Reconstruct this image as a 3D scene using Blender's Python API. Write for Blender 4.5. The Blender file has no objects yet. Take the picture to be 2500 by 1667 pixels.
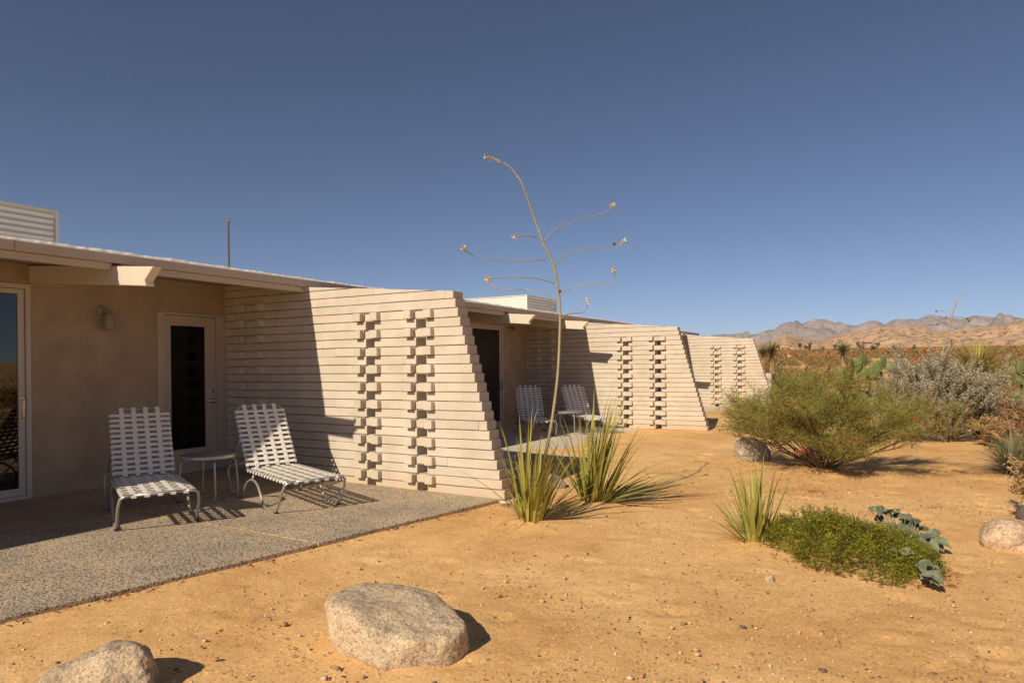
import bpy, bmesh, math, random
import numpy as np
from mathutils import Vector, Matrix, noise as mnoise

# ------------------------------------------------------------------ scene, camera, light
scene = bpy.context.scene
COL = scene.collection
RNG = np.random.default_rng(7)
random.seed(7)

def W(u, v, z):            # u along the facade, v out into the garden, z up  ->  Blender
    return Vector((u, -v, z))

CAM = (-6.2137, 7.9704, 1.3981)
F_PX, YAW, ROLL, HY = 1690.9, 0.5167, 0.0104, 892.6
cam_d = bpy.data.cameras.new('camera')
cam = bpy.data.objects.new('camera', cam_d)
COL.objects.link(cam)
cam_d.sensor_width = 36.0
cam_d.lens = F_PX / 2500 * 36.0
cam_d.shift_y = (HY - 833.5) / 2500
cam_d.clip_start = 0.05
cam_d.clip_end = 60000
fw = Vector((math.cos(YAW), math.sin(YAW), 0))
rt = Vector((math.sin(YAW), -math.cos(YAW), 0))
up = Vector((0, 0, 1))
cr = rt * math.cos(ROLL) - up * math.sin(ROLL)
cu = up * math.cos(ROLL) + rt * math.sin(ROLL)
M = Matrix((cr, cu, -fw)).transposed().to_4x4()
M.translation = W(*CAM)
cam.matrix_world = M
scene.camera = cam

SUN_DIR = Vector((1.49, -0.165, -1.0)).normalized()      # the way the light travels
SUN_EL = math.asin(-SUN_DIR.z)
SUN_AZ = math.atan2(-SUN_DIR.x, -SUN_DIR.y)               # clockwise from +Y
world = bpy.data.worlds.new('World')
scene.world = world
world.use_nodes = True
wn = world.node_tree
bg = wn.nodes['Background']
sky = wn.nodes.new('ShaderNodeTexSky')
sky.sky_type = 'NISHITA'
sky.sun_disc = False
sky.sun_elevation = SUN_EL
sky.sun_rotation = SUN_AZ
sky.altitude = 4500
sky.air_density = 0.8
sky.dust_density = 0.5
sky.ozone_density = 2.2
warm = wn.nodes.new('ShaderNodeVectorMath')          # the photograph's warm white balance
warm.operation = 'MULTIPLY'
warm.inputs[1].default_value = (1.08, 1.02, 1.0)
wn.links.new(sky.outputs[0], warm.inputs[0])
wn.links.new(warm.outputs[0], bg.inputs[0])
bg.inputs[1].default_value = 0.071

sun_d = bpy.data.lights.new('sun', 'SUN')
sun_d.energy = 4.3
sun_d.angle = math.radians(0.55)
sun_d.color = (1.0, 0.86, 0.66)
sun = bpy.data.objects.new('sun', sun_d)
COL.objects.link(sun)
sun.rotation_euler = SUN_DIR.to_track_quat('-Z', 'Y').to_euler()
sun.location = (-20, 5, 20)

vs = scene.view_settings
vs.view_transform = 'Standard'
vs.look = 'None'
vs.exposure = 0.22
vs.gamma = 1.0
vs.use_curve_mapping = False
scene.render.film_transparent = False
scene.cycles.max_bounces = 8
scene.cycles.transparent_max_bounces = 8
scene.cycles.use_denoising = True
scene.cycles.sample_clamp_indirect = 8

# ------------------------------------------------------------------ helpers
def link(o, parent=None):
    COL.objects.link(o)
    if parent is not None:
        o.parent = parent
    return o

def tag(o, label=None, cat=None, group=None, kind=None):
    if label: o['label'] = label
    if cat: o['category'] = cat
    if group: o['group'] = group
    if kind: o['kind'] = kind
    return o

def empty(name, loc=(0, 0, 0), rz=0.0):
    o = bpy.data.objects.new(name, None)
    COL.objects.link(o)
    o.location = loc
    o.rotation_euler = (0, 0, rz)
    o.empty_display_size = 0.2
    return o

def mesh_obj(name, verts, faces, mat, parent=None, smooth=False, world=False, mats=None, midx=None):
    me = bpy.data.meshes.new(name)
    me.from_pydata([tuple(v) for v in verts], [], [tuple(f) for f in faces])
    if mats:
        for m in mats: me.materials.append(m)
        if midx is not None:
            me.polygons.foreach_set('material_index', midx)
    elif mat:
        me.materials.append(mat)
    if smooth:
        me.polygons.foreach_set('use_smooth', [True] * len(me.polygons))
    me.update()
    o = bpy.data.objects.new(name, me)
    link(o, parent)
    if world and parent is not None:
        o.location = -parent.location
    return o

class MB:
    """collects shapes into one mesh"""
    def __init__(self):
        self.v, self.f, self.m = [], [], []
    def add(self, verts, faces, mi=0):
        n = len(self.v)
        self.v += [tuple(p) for p in verts]
        self.f += [tuple(i + n for i in f) for f in faces]
        self.m += [mi] * len(faces)
        return self
    def box(self, a, b, mi=0):
        x0, y0, z0 = (min(a[i], b[i]) for i in range(3))
        x1, y1, z1 = (max(a[i], b[i]) for i in range(3))
        V = [(x0,y0,z0),(x1,y0,z0),(x1,y1,z0),(x0,y1,z0),(x0,y0,z1),(x1,y0,z1),(x1,y1,z1),(x0,y1,z1)]
        return self.add(V, [(0,3,2,1),(4,5,6,7),(0,1,5,4),(1,2,6,5),(2,3,7,6),(3,0,4,7)], mi)
    def ubox(self, u0, u1, v0, v1, z0, z1, mi=0):
        return self.box((u0, -v0, z0), (u1, -v1, z1), mi)
    def tube(self, pts, r, n=8, caps=True, mi=0):
        pts = [Vector(p) for p in pts]
        rs = r if isinstance(r, (list, tuple)) else [r] * len(pts)
        V, F = [], []
        prev = None
        for i, p in enumerate(pts):
            a = pts[max(i - 1, 0)]; b = pts[min(i + 1, len(pts) - 1)]
            t = (b - a).normalized()
            if prev is None:
                s = t.cross(Vector((0, 0, 1)))
                if s.length < 1e-3: s = t.cross(Vector((1, 0, 0)))
                s.normalize()
            else:
                s = (prev - t * prev.dot(t))
                if s.length < 1e-5: s = t.orthogonal()
                s.normalize()
            prev = s
            q = t.cross(s)
            for k in range(n):
                an = 2 * math.pi * k / n
                V.append(p + (s * math.cos(an) + q * math.sin(an)) * rs[i])
        for i in range(len(pts) - 1):
            for k in range(n):
                k2 = (k + 1) % n
                F.append((i*n+k, i*n+k2, (i+1)*n+k2, (i+1)*n+k))
        if caps:
            F.append(tuple(reversed(range(n))))
            F.append(tuple(range((len(pts)-1)*n, len(pts)*n)))
        return self.add(V, F, mi)
    def lathe(self, prof, n=24, centre=(0,0,0), mi=0):
        V, F = [], []
        for (r, z) in prof:
            for k in range(n):
                an = 2*math.pi*k/n
                V.append((centre[0]+r*math.cos(an), centre[1]+r*math.sin(an), centre[2]+z))
        for i in range(len(prof)-1):
            for k in range(n):
                k2 = (k+1) % n
                F.append((i*n+k, i*n+k2, (i+1)*n+k2, (i+1)*n+k))
        F.append(tuple(reversed(range(n))))
        F.append(tuple(range((len(prof)-1)*n, len(prof)*n)))
        return self.add(V, F, mi)
    def prism(self, poly, a, b, axis='u', mi=0):
        """poly in (v,z) swept along u from a to b, or in (u,v) swept along z"""
        n = len(poly)
        if axis == 'u':
            V = [(a, -p[0], p[1]) for p in poly] + [(b, -p[0], p[1]) for p in poly]
        else:
            V = [(p[0], -p[1], a) for p in poly] + [(p[0], -p[1], b) for p in poly]
        F = [tuple(range(n)), tuple(reversed(range(n, 2*n)))]
        for i in range(n):
            j = (i+1) % n
            F.append((i, i+n, j+n, j))
        return self.add(V, F, mi)
    def build(self, name, mat, parent=None, smooth=False, world=False, fix=True, bevel=0.0, mats=None):
        me = bpy.data.meshes.new(name)
        me.from_pydata(self.v, [], self.f)
        for m in (mats or [mat]): me.materials.append(m)
        if mats: me.polygons.foreach_set('material_index', self.m)
        if fix or bevel:
            bm = bmesh.new(); bm.from_mesh(me)
            bmesh.ops.recalc_face_normals(bm, faces=bm.faces)
            if bevel:
                es = [e for e in bm.edges if len(e.link_faces) == 2 and e.calc_face_angle(0) > 0.6]
                bmesh.ops.bevel(bm, geom=es, offset=bevel, segments=1, affect='EDGES', clamp_overlap=True)
            bm.to_mesh(me); bm.free()
        if smooth:
            me.polygons.foreach_set('use_smooth', [True]*len(me.polygons))
        me.update()
        o = bpy.data.objects.new(name, me)
        link(o, parent)
        if world and parent is not None:
            o.location = -parent.location
        return o

def sweep(pts, n=6, samples=8):
    """Catmull-Rom through points"""
    pts = [Vector(p) for p in pts]
    out = []
    for i in range(len(pts)-1):
        p0 = pts[max(i-1,0)]; p1 = pts[i]; p2 = pts[i+1]; p3 = pts[min(i+2,len(pts)-1)]
        for k in range(samples):
            t = k/samples
            out.append(0.5*((2*p1)+(p2-p0)*t+(2*p0-5*p1+4*p2-p3)*t*t+(3*p1-p0-3*p2+p3)*t*t*t))
    out.append(pts[-1])
    return out

# ------------------------------------------------------------------ materials
def newmat(name):
    m = bpy.data.materials.new(name)
    m.use_nodes = True
    nt = m.node_tree
    b = nt.nodes['Principled BSDF']
    return m, nt, b

def node(nt, typ, **kw):
    n = nt.nodes.new(typ)
    for k, v in kw.items():
        if k.startswith('i_'):
            n.inputs[k[2:].replace('_', ' ')].default_value = v
        else:
            setattr(n, k, v)
    return n

def ramp(nt, stops, interp='LINEAR'):
    r = nt.nodes.new('ShaderNodeValToRGB')
    r.color_ramp.interpolation = interp
    el = r.color_ramp.elements
    el[0].position, el[0].color = stops[0][0], (*stops[0][1], 1)
    el[1].position, el[1].color = stops[1][0], (*stops[1][1], 1)
    for p, c in stops[2:]:
        e = el.new(p); e.color = (*c, 1)
    return r

def coords(nt, kind='Object', scale=None):
    tc = nt.nodes.new('ShaderNodeTexCoord')
    out = tc.outputs[kind]
    if scale:
        mp = nt.nodes.new('ShaderNodeMapping')
        mp.inputs['Scale'].default_value = scale
        nt.links.new(out, mp.inputs[0]); out = mp.outputs[0]
    return out

def world_pos(nt):
    g = nt.nodes.new('ShaderNodeNewGeometry')
    return g.outputs['Position']

def simple(name, col, rough=0.6, metal=0.0, var=0.12, nscale=6.0, bump=0.0, bscale=60.0, rand=0.0, spec=0.5, pos='world', bdist=0.01, col2=None):
    m, nt, b = newmat(name)
    p = world_pos(nt) if pos == 'world' else coords(nt, 'Object')
    n1 = node(nt, 'ShaderNodeTexNoise', i_Scale=nscale, i_Detail=6.0, i_Roughness=0.62)
    nt.links.new(p, n1.inputs['Vector'])
    lo = tuple(c*(1-var) for c in col); hi = tuple(min(c*(1+var), 1) for c in col)
    if col2: lo, hi = col, col2
    r = ramp(nt, [(0.3, lo), (0.7, hi)])
    nt.links.new(n1.outputs[0], r.inputs[0])
    out = r.outputs[0]
    if rand:
        oi = nt.nodes.new('ShaderNodeObjectInfo')
        mr = node(nt, 'ShaderNodeMapRange'); mr.inputs['To Min'].default_value = 1-rand; mr.inputs['To Max'].default_value = 1+rand*0.6
        nt.links.new(oi.outputs['Random'], mr.inputs[0])
        mx = node(nt, 'ShaderNodeVectorMath', operation='SCALE')
        nt.links.new(out, mx.inputs[0]); nt.links.new(mr.outputs[0], mx.inputs['Scale'])
        out = mx.outputs[0]
    nt.links.new(out, b.inputs['Base Color'])
    b.inputs['Roughness'].default_value = rough
    b.inputs['Metallic'].default_value = metal
    b.inputs['Specular IOR Level'].default_value = spec
    if bump:
        n2 = node(nt, 'ShaderNodeTexNoise', i_Scale=bscale, i_Detail=5.0, i_Roughness=0.65)
        nt.links.new(p, n2.inputs['Vector'])
        bp = node(nt, 'ShaderNodeBump', i_Strength=bump, i_Distance=bdist)
        nt.links.new(n2.outputs[0], bp.inputs['Height'])
        nt.links.new(bp.outputs[0], b.inputs['Normal'])
    return m

def leafmat(name, col, col2, rough=0.55, trans=0.25, nscale=3.0):
    m, nt, b = newmat(name)
    at = node(nt, 'ShaderNodeAttribute', attribute_name='tint')
    r = ramp(nt, [(0.0, col), (1.0, col2)])
    nt.links.new(at.outputs['Fac'], r.inputs[0])
    nt.links.new(r.outputs[0], b.inputs['Base Color'])
    b.inputs['Roughness'].default_value = rough
    b.inputs['Specular IOR Level'].default_value = 0.35
    tr = node(nt, 'ShaderNodeBsdfTranslucent')
    nt.links.new(r.outputs[0], tr.inputs[0])
    mx = node(nt, 'ShaderNodeMixShader'); mx.inputs[0].default_value = trans
    o = nt.nodes['Material Output']
    nt.links.new(b.outputs[0], mx.inputs[1]); nt.links.new(tr.outputs[0], mx.inputs[2])
    nt.links.new(mx.outputs[0], o.inputs[0])
    return m

def set_tint(o, arr):
    """per-face tint attribute, 0..1"""
    a = o.data.attributes.new('tint', 'FLOAT', 'FACE')
    a.data.foreach_set('value', np.asarray(arr, dtype=np.float32))

# sand
def make_sand():
    m, nt, b = newmat('sand')
    p = world_pos(nt)
    big = node(nt, 'ShaderNodeTexNoise', i_Scale=0.55, i_Detail=5.0, i_Roughness=0.6)
    fine = node(nt, 'ShaderNodeTexNoise', i_Scale=85.0, i_Detail=6.0, i_Roughness=0.75)
    grit = node(nt, 'ShaderNodeTexVoronoi', i_Scale=75.0)
    for n in (big, fine, grit): nt.links.new(p, n.inputs['Vector'])
    r1 = ramp(nt, [(0.30, (0.70, 0.39, 0.15)), (0.50, (0.82, 0.50, 0.21)), (0.72, (0.90, 0.59, 0.275))])
    nt.links.new(big.outputs[0], r1.inputs[0])
    med = node(nt, 'ShaderNodeTexNoise', i_Scale=2.6, i_Detail=6.0, i_Roughness=0.7)
    nt.links.new(p, med.inputs['Vector'])
    rm = ramp(nt, [(0.30, (0.86, 0.81, 0.75)), (0.50, (1, 1, 1)), (0.72, (1.08, 1.10, 1.13))])
    nt.links.new(med.outputs[0], rm.inputs[0])
    mm = node(nt, 'ShaderNodeMix', data_type='RGBA', blend_type='MULTIPLY'); mm.inputs[0].default_value = 1.0
    nt.links.new(r1.outputs[0], mm.inputs[6]); nt.links.new(rm.outputs[0], mm.inputs[7])
    r2 = ramp(nt, [(0.28, (0.70, 0.64, 0.58)), (0.46, (1.0, 1.0, 1.0)), (0.72, (1.15, 1.17, 1.22))])
    nt.links.new(fine.outputs[0], r2.inputs[0])
    mx = node(nt, 'ShaderNodeMix', data_type='RGBA', blend_type='MULTIPLY'); mx.inputs[0].default_value = 0.85
    nt.links.new(mm.outputs[2], mx.inputs[6]); nt.links.new(r2.outputs[0], mx.inputs[7])
    # single grains darker / lighter
    r3 = ramp(nt, [(0.0, (0.45, 0.40, 0.38)), (0.12, (1, 1, 1)), (0.9, (1, 1, 1)), (0.97, (1.35, 1.4, 1.5))])
    sep = node(nt, 'ShaderNodeSeparateColor')
    nt.links.new(grit.outputs['Color'], sep.inputs[0]); nt.links.new(sep.outputs[0], r3.inputs[0])
    mx2 = node(nt, 'ShaderNodeMix', data_type='RGBA', blend_type='MULTIPLY'); mx2.inputs[0].default_value = 0.6
    nt.links.new(mx.outputs[2], mx2.inputs[6]); nt.links.new(r3.outputs[0], mx2.inputs[7])
    nt.links.new(mx2.outputs[2], b.inputs['Base Color'])
    b.inputs['Roughness'].default_value = 0.95
    b.inputs['Specular IOR Level'].default_value = 0.15
    b1 = node(nt, 'ShaderNodeBump', i_Strength=0.7, i_Distance=0.010)
    nt.links.new(fine.outputs[0], b1.inputs['Height'])
    mid = node(nt, 'ShaderNodeTexNoise', i_Scale=6.0, i_Detail=6.0, i_Roughness=0.65)
    nt.links.new(p, mid.inputs['Vector'])
    b2 = node(nt, 'ShaderNodeBump', i_Strength=0.32, i_Distance=0.05)
    nt.links.new(mid.outputs[0], b2.inputs['Height']); nt.links.new(b1.outputs[0], b2.inputs['Normal'])
    nt.links.new(b2.outputs[0], b.inputs['Normal'])
    return m

def make_aggregate():
    m, nt, b = newmat('exposed_aggregate')
    p = world_pos(nt)
    vo = node(nt, 'ShaderNodeTexVoronoi', i_Scale=58.0, i_Randomness=1.0)
    wob = node(nt, 'ShaderNodeTexNoise', i_Scale=25.0, i_Detail=2.0)
    nt.links.new(p, wob.inputs['Vector'])
    add = node(nt, 'ShaderNodeVectorMath', operation='MULTIPLY_ADD')
    add.inputs[1].default_value = (0.03, 0.03, 0.03)
    nt.links.new(wob.outputs['Color'], add.inputs[0]); nt.links.new(p, add.inputs[2])
    nt.links.new(add.outputs[0], vo.inputs['Vector'])
    sep = node(nt, 'ShaderNodeSeparateColor')
    nt.links.new(vo.outputs['Color'], sep.inputs[0])
    r = ramp(nt, [(0.0, (0.07, 0.07, 0.085)), (0.35, (0.145, 0.145, 0.165)), (0.5, (0.25, 0.235, 0.225)), (0.66, (0.46, 0.37, 0.26)), (0.84, (0.58, 0.49, 0.38)), (1.0, (0.20, 0.195, 0.21))])
    nt.links.new(sep.outputs[0], r.inputs[0])
    edge = ramp(nt, [(0.36, (1, 1, 1)), (0.56, (0, 0, 0))])
    nt.links.new(vo.outputs['Distance'], edge.inputs[0])
    mx = node(nt, 'ShaderNodeMix', data_type='RGBA')
    mx.inputs[6].default_value = (0.54, 0.43, 0.30, 1)
    nt.links.new(edge.outputs[0], mx.inputs[0]); nt.links.new(r.outputs[0], mx.inputs[7])
    big = node(nt, 'ShaderNodeTexNoise', i_Scale=1.6, i_Detail=5.0, i_Roughness=0.65)
    nt.links.new(p, big.inputs['Vector'])
    rb = ramp(nt, [(0.35, (0.78, 0.78, 0.8)), (0.68, (1.12, 1.08, 1.0))])
    nt.links.new(big.outputs[0], rb.inputs[0])
    mx2 = node(nt, 'ShaderNodeMix', data_type='RGBA', blend_type='MULTIPLY'); mx2.inputs[0].default_value = 1.0
    nt.links.new(mx.outputs[2], mx2.inputs[6]); nt.links.new(rb.outputs[0], mx2.inputs[7])
    nt.links.new(mx2.outputs[2], b.inputs['Base Color'])
    b.inputs['Roughness'].default_value = 0.8
    b.inputs['Specular IOR Level'].default_value = 0.3
    bp = node(nt, 'ShaderNodeBump', i_Strength=0.6, i_Distance=0.006)
    nt.links.new(edge.outputs[0], bp.inputs['Height'])
    nt.links.new(bp.outputs[0], b.inputs['Normal'])
    return m

def make_granite(name, light, dark, spots, scale=1.0):
    m, nt, b = newmat(name)
    p = world_pos(nt)
    a = node(nt, 'ShaderNodeTexNoise', i_Scale=5.0*scale, i_Detail=7.0, i_Roughness=0.68)
    c = node(nt, 'ShaderNodeTexVoronoi', i_Scale=170.0*scale)
    d = node(nt, 'ShaderNodeTexNoise', i_Scale=60.0*scale, i_Detail=6.0, i_Roughness=0.75)
    for n in (a, c, d): nt.links.new(p, n.inputs['Vector'])
    r = ramp(nt, [(0.30, dark), (0.62, light)])
    nt.links.new(a.outputs[0], r.inputs[0])
    sep = node(nt, 'ShaderNodeSeparateColor'); nt.links.new(c.outputs['Color'], sep.inputs[0])
    r2 = ramp(nt, [(0.0, spots), (0.22, (0.8, 0.8, 0.8)), (0.6, (1, 1, 1)), (1.0, (1.25, 1.22, 1.18))])
    nt.links.new(sep.outputs[0], r2.inputs[0])
    mx = node(nt, 'ShaderNodeMix', data_type='RGBA', blend_type='MULTIPLY'); mx.inputs[0].default_value = 0.85
    nt.links.new(r.outputs[0], mx.inputs[6]); nt.links.new(r2.outputs[0], mx.inputs[7])
    nt.links.new(mx.outputs[2], b.inputs['Base Color'])
    b.inputs['Roughness'].default_value = 0.85
    b1 = node(nt, 'ShaderNodeBump', i_Strength=0.7, i_Distance=0.012)
    nt.links.new(d.outputs[0], b1.inputs['Height'])
    b2 = node(nt, 'ShaderNodeBump', i_Strength=0.6, i_Distance=0.05)
    nt.links.new(a.outputs[0], b2.inputs['Height']); nt.links.new(b1.outputs[0], b2.inputs['Normal'])
    nt.links.new(b2.outputs[0], b.inputs['Normal'])
    return m

def make_block():
    m, nt, b = newmat('painted_block')
    p = world_pos(nt)
    a = node(nt, 'ShaderNodeTexNoise', i_Scale=2.2, i_Detail=7.0, i_Roughness=0.65)
    c = node(nt, 'ShaderNodeTexNoise', i_Scale=55.0, i_Detail=6.0, i_Roughness=0.7)
    pit = node(nt, 'ShaderNodeTexVoronoi', i_Scale=38.0)
    for n in (a, c, pit): nt.links.new(p, n.inputs['Vector'])
    r = ramp(nt, [(0.3, (0.585, 0.505, 0.41)), (0.72, (0.665, 0.585, 0.48))])
    nt.links.new(a.outputs[0], r.inputs[0])
    oi = nt.nodes.new('ShaderNodeObjectInfo')
    mr = node(nt, 'ShaderNodeMapRange'); mr.inputs['To Min'].default_value = 0.95; mr.inputs['To Max'].default_value = 1.03
    nt.links.new(oi.outputs['Random'], mr.inputs[0])
    sc = node(nt, 'ShaderNodeVectorMath', operation='SCALE')
    nt.links.new(r.outputs[0], sc.inputs[0]); nt.links.new(mr.outputs[0], sc.inputs['Scale'])
    # sand splashed on the lowest courses and faint weathering higher up
    sx = node(nt, 'ShaderNodeSeparateXYZ'); nt.links.new(p, sx.inputs[0])
    wn_ = node(nt, 'ShaderNodeTexNoise', i_Scale=4.5, i_Detail=6.0, i_Roughness=0.7); nt.links.new(p, wn_.inputs['Vector'])
    ma = node(nt, 'ShaderNodeMath', operation='MULTIPLY_ADD'); ma.inputs[1].default_value = -0.55
    nt.links.new(wn_.outputs[0], ma.inputs[0]); nt.links.new(sx.outputs['Z'], ma.inputs[2])
    mp_ = node(nt, 'ShaderNodeMapRange'); mp_.inputs['From Min'].default_value = -0.26; mp_.inputs['From Max'].default_value = -0.05; mp_.inputs['To Min'].default_value = 0.55; mp_.inputs['To Max'].default_value = 0.0
    nt.links.new(ma.outputs[0], mp_.inputs[0])
    dm = node(nt, 'ShaderNodeMix', data_type='RGBA'); dm.inputs[7].default_value = (0.55, 0.40, 0.25, 1)
    nt.links.new(mp_.outputs[0], dm.inputs[0]); nt.links.new(sc.outputs[0], dm.inputs[6])
    rw = ramp(nt, [(0.34, (0.90, 0.885, 0.865)), (0.55, (1, 1, 1))]); nt.links.new(wn_.outputs[0], rw.inputs[0])
    dw = node(nt, 'ShaderNodeMix', data_type='RGBA', blend_type='MULTIPLY'); dw.inputs[0].default_value = 0.8
    nt.links.new(dm.outputs[2], dw.inputs[6]); nt.links.new(rw.outputs[0], dw.inputs[7])
    nt.links.new(dw.outputs[2], b.inputs['Base Color'])
    b.inputs['Roughness'].default_value = 0.85
    b.inputs['Specular IOR Level'].default_value = 0.25
    pr = ramp(nt, [(0.0, (0, 0, 0)), (0.10, (1, 1, 1))])
    nt.links.new(pit.outputs['Distance'], pr.inputs[0])
    b1 = node(nt, 'ShaderNodeBump', i_Strength=0.35, i_Distance=0.006)
    nt.links.new(c.outputs[0], b1.inputs['Height'])
    b2 = node(nt, 'ShaderNodeBump', i_Strength=0.35, i_Distance=0.004)
    nt.links.new(pr.outputs[0], b2.inputs['Height']); nt.links.new(b1.outputs[0], b2.inputs['Normal'])
    nt.links.new(b2.outputs[0], b.inputs['Normal'])
    return m

def glassmat(name, tint, ior=1.6):
    m, nt, b = newmat(name)
    b.inputs['Base Color'].default_value = (*tint, 1)
    b.inputs['Roughness'].default_value = 0.01
    b.inputs['IOR'].default_value = ior
    b.inputs['Transmission Weight'].default_value = 1.0
    return m

SAND = make_sand()
AGG = make_aggregate()
BLOCK = make_block()
MORTAR = simple('painted_mortar', (0.42, 0.36, 0.29), 0.95, var=0.1, bump=0.3, bscale=50)
STUCCO = simple('stucco', (0.42, 0.325, 0.235), 0.92, var=0.15, nscale=2.6, bump=0.8, bscale=80, bdist=0.008, spec=0.2)
TRIM = simple('painted_trim', (0.49, 0.415, 0.335), 0.5, var=0.05, nscale=2.0, bump=0.05)
WOODP = simple('painted_beam', (0.66, 0.585, 0.47), 0.6, var=0.06, nscale=4.0, bump=0.25, bscale=28, bdist=0.004)
FOAM = simple('white_roof_foam', (0.80, 0.77, 0.72), 0.8, var=0.06, bump=0.6, bscale=45)
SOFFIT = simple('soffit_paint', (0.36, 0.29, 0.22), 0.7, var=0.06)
CONC = simple('smooth_concrete', (0.66, 0.56, 0.44), 0.8, var=0.12, nscale=1.8, bump=0.12, bscale=90)
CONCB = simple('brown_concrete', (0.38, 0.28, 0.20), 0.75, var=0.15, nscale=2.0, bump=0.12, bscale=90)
REDWOOD = simple('wood_joint', (0.42, 0.27, 0.13), 0.85, var=0.25, nscale=9, bump=0.2)
FRAMEM = simple('window_frame_paint', (0.55, 0.50, 0.44), 0.4, var=0.03)
ALU = simple('grey_tube', (0.42, 0.40, 0.385), 0.36, metal=0.5, var=0.06, pos='object', nscale=12)
STRAP = simple('vinyl_strap', (0.84, 0.79, 0.71), 0.45, var=0.04, nscale=20)
RUBBER = simple('dark_rubber', (0.03, 0.03, 0.03), 0.7, var=0.1)
TABLETOP = simple('table_top', (0.24, 0.21, 0.185), 0.35, var=0.08)
CHROME = simple('satin_metal', (0.55, 0.52, 0.48), 0.25, metal=0.9, var=0.03)
LAMPM = simple('lamp_paint', (0.30, 0.265, 0.23), 0.45, var=0.04)
CORR = simple('corrugated_metal', (0.72, 0.68, 0.61), 0.45, metal=0.15, var=0.05, nscale=2.0)
GLASS = glassmat('window_glass', (0.5, 0.5, 0.48), 1.62)
DGLASS = glassmat('door_glass', (0.10, 0.10, 0.10), 1.45)
INTER = simple('room_inside', (0.14, 0.11, 0.08), 0.9, var=0.15, nscale=1.0)
CURTAIN = simple('curtain', (0.33, 0.27, 0.19), 0.9, var=0.1)

# ------------------------------------------------------------------ ground
def fbm(x, y, s, oct=4):
    out = np.zeros_like(x); amp = 1.0; tot = 0
    for o in range(oct):
        k = s * 2**o
        out += amp * np.array([mnoise.noise((a*k + 13.1*o, b*k - 7.7*o, 3.3*o)) for a, b in zip(x.ravel(), y.ravel())]).reshape(x.shape)
        tot += amp; amp *= 0.5
    return out / tot

def ground_z(u, v):
    """height of the sand at (u, v); the plain climbs slowly away from the motel"""
    u = np.asarray(u, float); v = np.asarray(v, float)
    d = np.sqrt(np.maximum(u + 6, 0)**2 * 1.0 + (v - 8)**2 * 0.15)
    ramp_ = 0.020 * np.maximum(d - 24, 0) * np.clip((d - 24) / 30, 0, 1)
    ramp_ = np.minimum(ramp_, 40)
    z = -0.022 + ramp_
    return z

MOUNDS = [(-0.68, 5.02, 0.035, 0.45), (0.29, 5.23, 0.05, 0.5), (-0.53, 6.92, 0.025, 0.4), (3.66, 7.0, 0.04, 1.0), (10.3, 4.55, 0.25, 0.8), (11.2, 4.9, 0.22, 0.9), (-3.55, 5.7, 0.01, 0.6)]

def ground_full(u, v):
    z = ground_z(u, v)
    for a, b, h, r in MOUNDS:
        z = z + h*np.exp(-((u-a)**2 + (v-b)**2)/(r*r)*2)
    return z

def build_ground():
    def axis(lo, hi, a, b, step, grow):
        fine = list(np.arange(a, b, step))
        x, s = b, step
        hi_l = []
        while x < hi:
            hi_l.append(x); s *= grow; x += s
        hi_l.append(hi)
        x, s = a, step
        lo_l = []
        while True:
            s *= grow; x -= s
            if x < lo: break
            lo_l.append(x)
        lo_l.append(lo)
        return np.array(lo_l[::-1] + fine + hi_l)
    us = axis(-9000, 11000, -5.0, 5.0, 0.05, 1.085)
    vv = axis(-9000, 9000, 3.0, 9.3, 0.05, 1.085)
    U, V = np.meshgrid(us, vv, indexing='ij')
    Z = ground_full(U, V)
    near = (np.abs(U - 3) < 40) & (np.abs(V - 5) < 40)
    n = np.zeros_like(Z)
    n[near] = fbm(U[near], V[near], 1.1, 5)
    Z = Z + n * 0.026
    rd = random.Random(3)
    for i in range(150):                                   # old footprints and scuffs
        a = rd.uniform(-4.6, 5.0); b = rd.uniform(4.2, 9.0); t = rd.uniform(0, 3.14); w, l = rd.uniform(.05, .09), rd.uniform(.10, .16)
        c_, s_ = math.cos(t), math.sin(t)
        m = (np.abs(U-a) < .5) & (np.abs(V-b) < .5)
        du, dv = U[m]-a, V[m]-b
        q = ((du*c_+dv*s_)/l)**2 + ((-du*s_+dv*c_)/w)**2
        Z[m] += -0.014*np.exp(-q*1.6) + 0.007*np.exp(-(np.sqrt(q)-1.35)**2*5)
    mid = (~near) & (np.abs(U) < 1500) & (np.abs(V) < 1500)
    n2 = np.zeros_like(Z); n2[mid] = fbm(U[mid], V[mid], 0.02, 3)
    Z = Z + n2 * 1.2
    # keep it below the slabs and floors
    under = (V < 2.4) & (V > -9) & (U > -9.5) & (U < 17.4)
    Z[under] = np.minimum(Z[under], -0.06)
    nu, nv = U.shape
    verts = np.stack([U.ravel(), -V.ravel(), Z.ravel()], 1)
    i = np.arange((nu-1)*(nv-1)); a = i // (nv-1); b = i % (nv-1)
    q = a*nv + b
    faces = np.stack([q, q+1, q+nv+1, q+nv], 1)
    me = bpy.data.meshes.new('ground')
    me.vertices.add(len(verts)); me.vertices.foreach_set('co', verts.ravel())
    me.loops.add(len(faces)*4); me.loops.foreach_set('vertex_index', faces.ravel())
    me.polygons.add(len(faces)); me.polygons.foreach_set('loop_start', np.arange(len(faces))*4)
    me.update(calc_edges=True)
    me.validate()
    me.polygons.foreach_set('use_smooth', [True]*len(me.polygons))
    me.materials.append(SAND)
    o = bpy.data.objects.new('ground', me)
    COL.objects.link(o)
    tag(o, 'orange desert sand running from the patios out to the hills', kind='structure')
    return o
build_ground()

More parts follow.
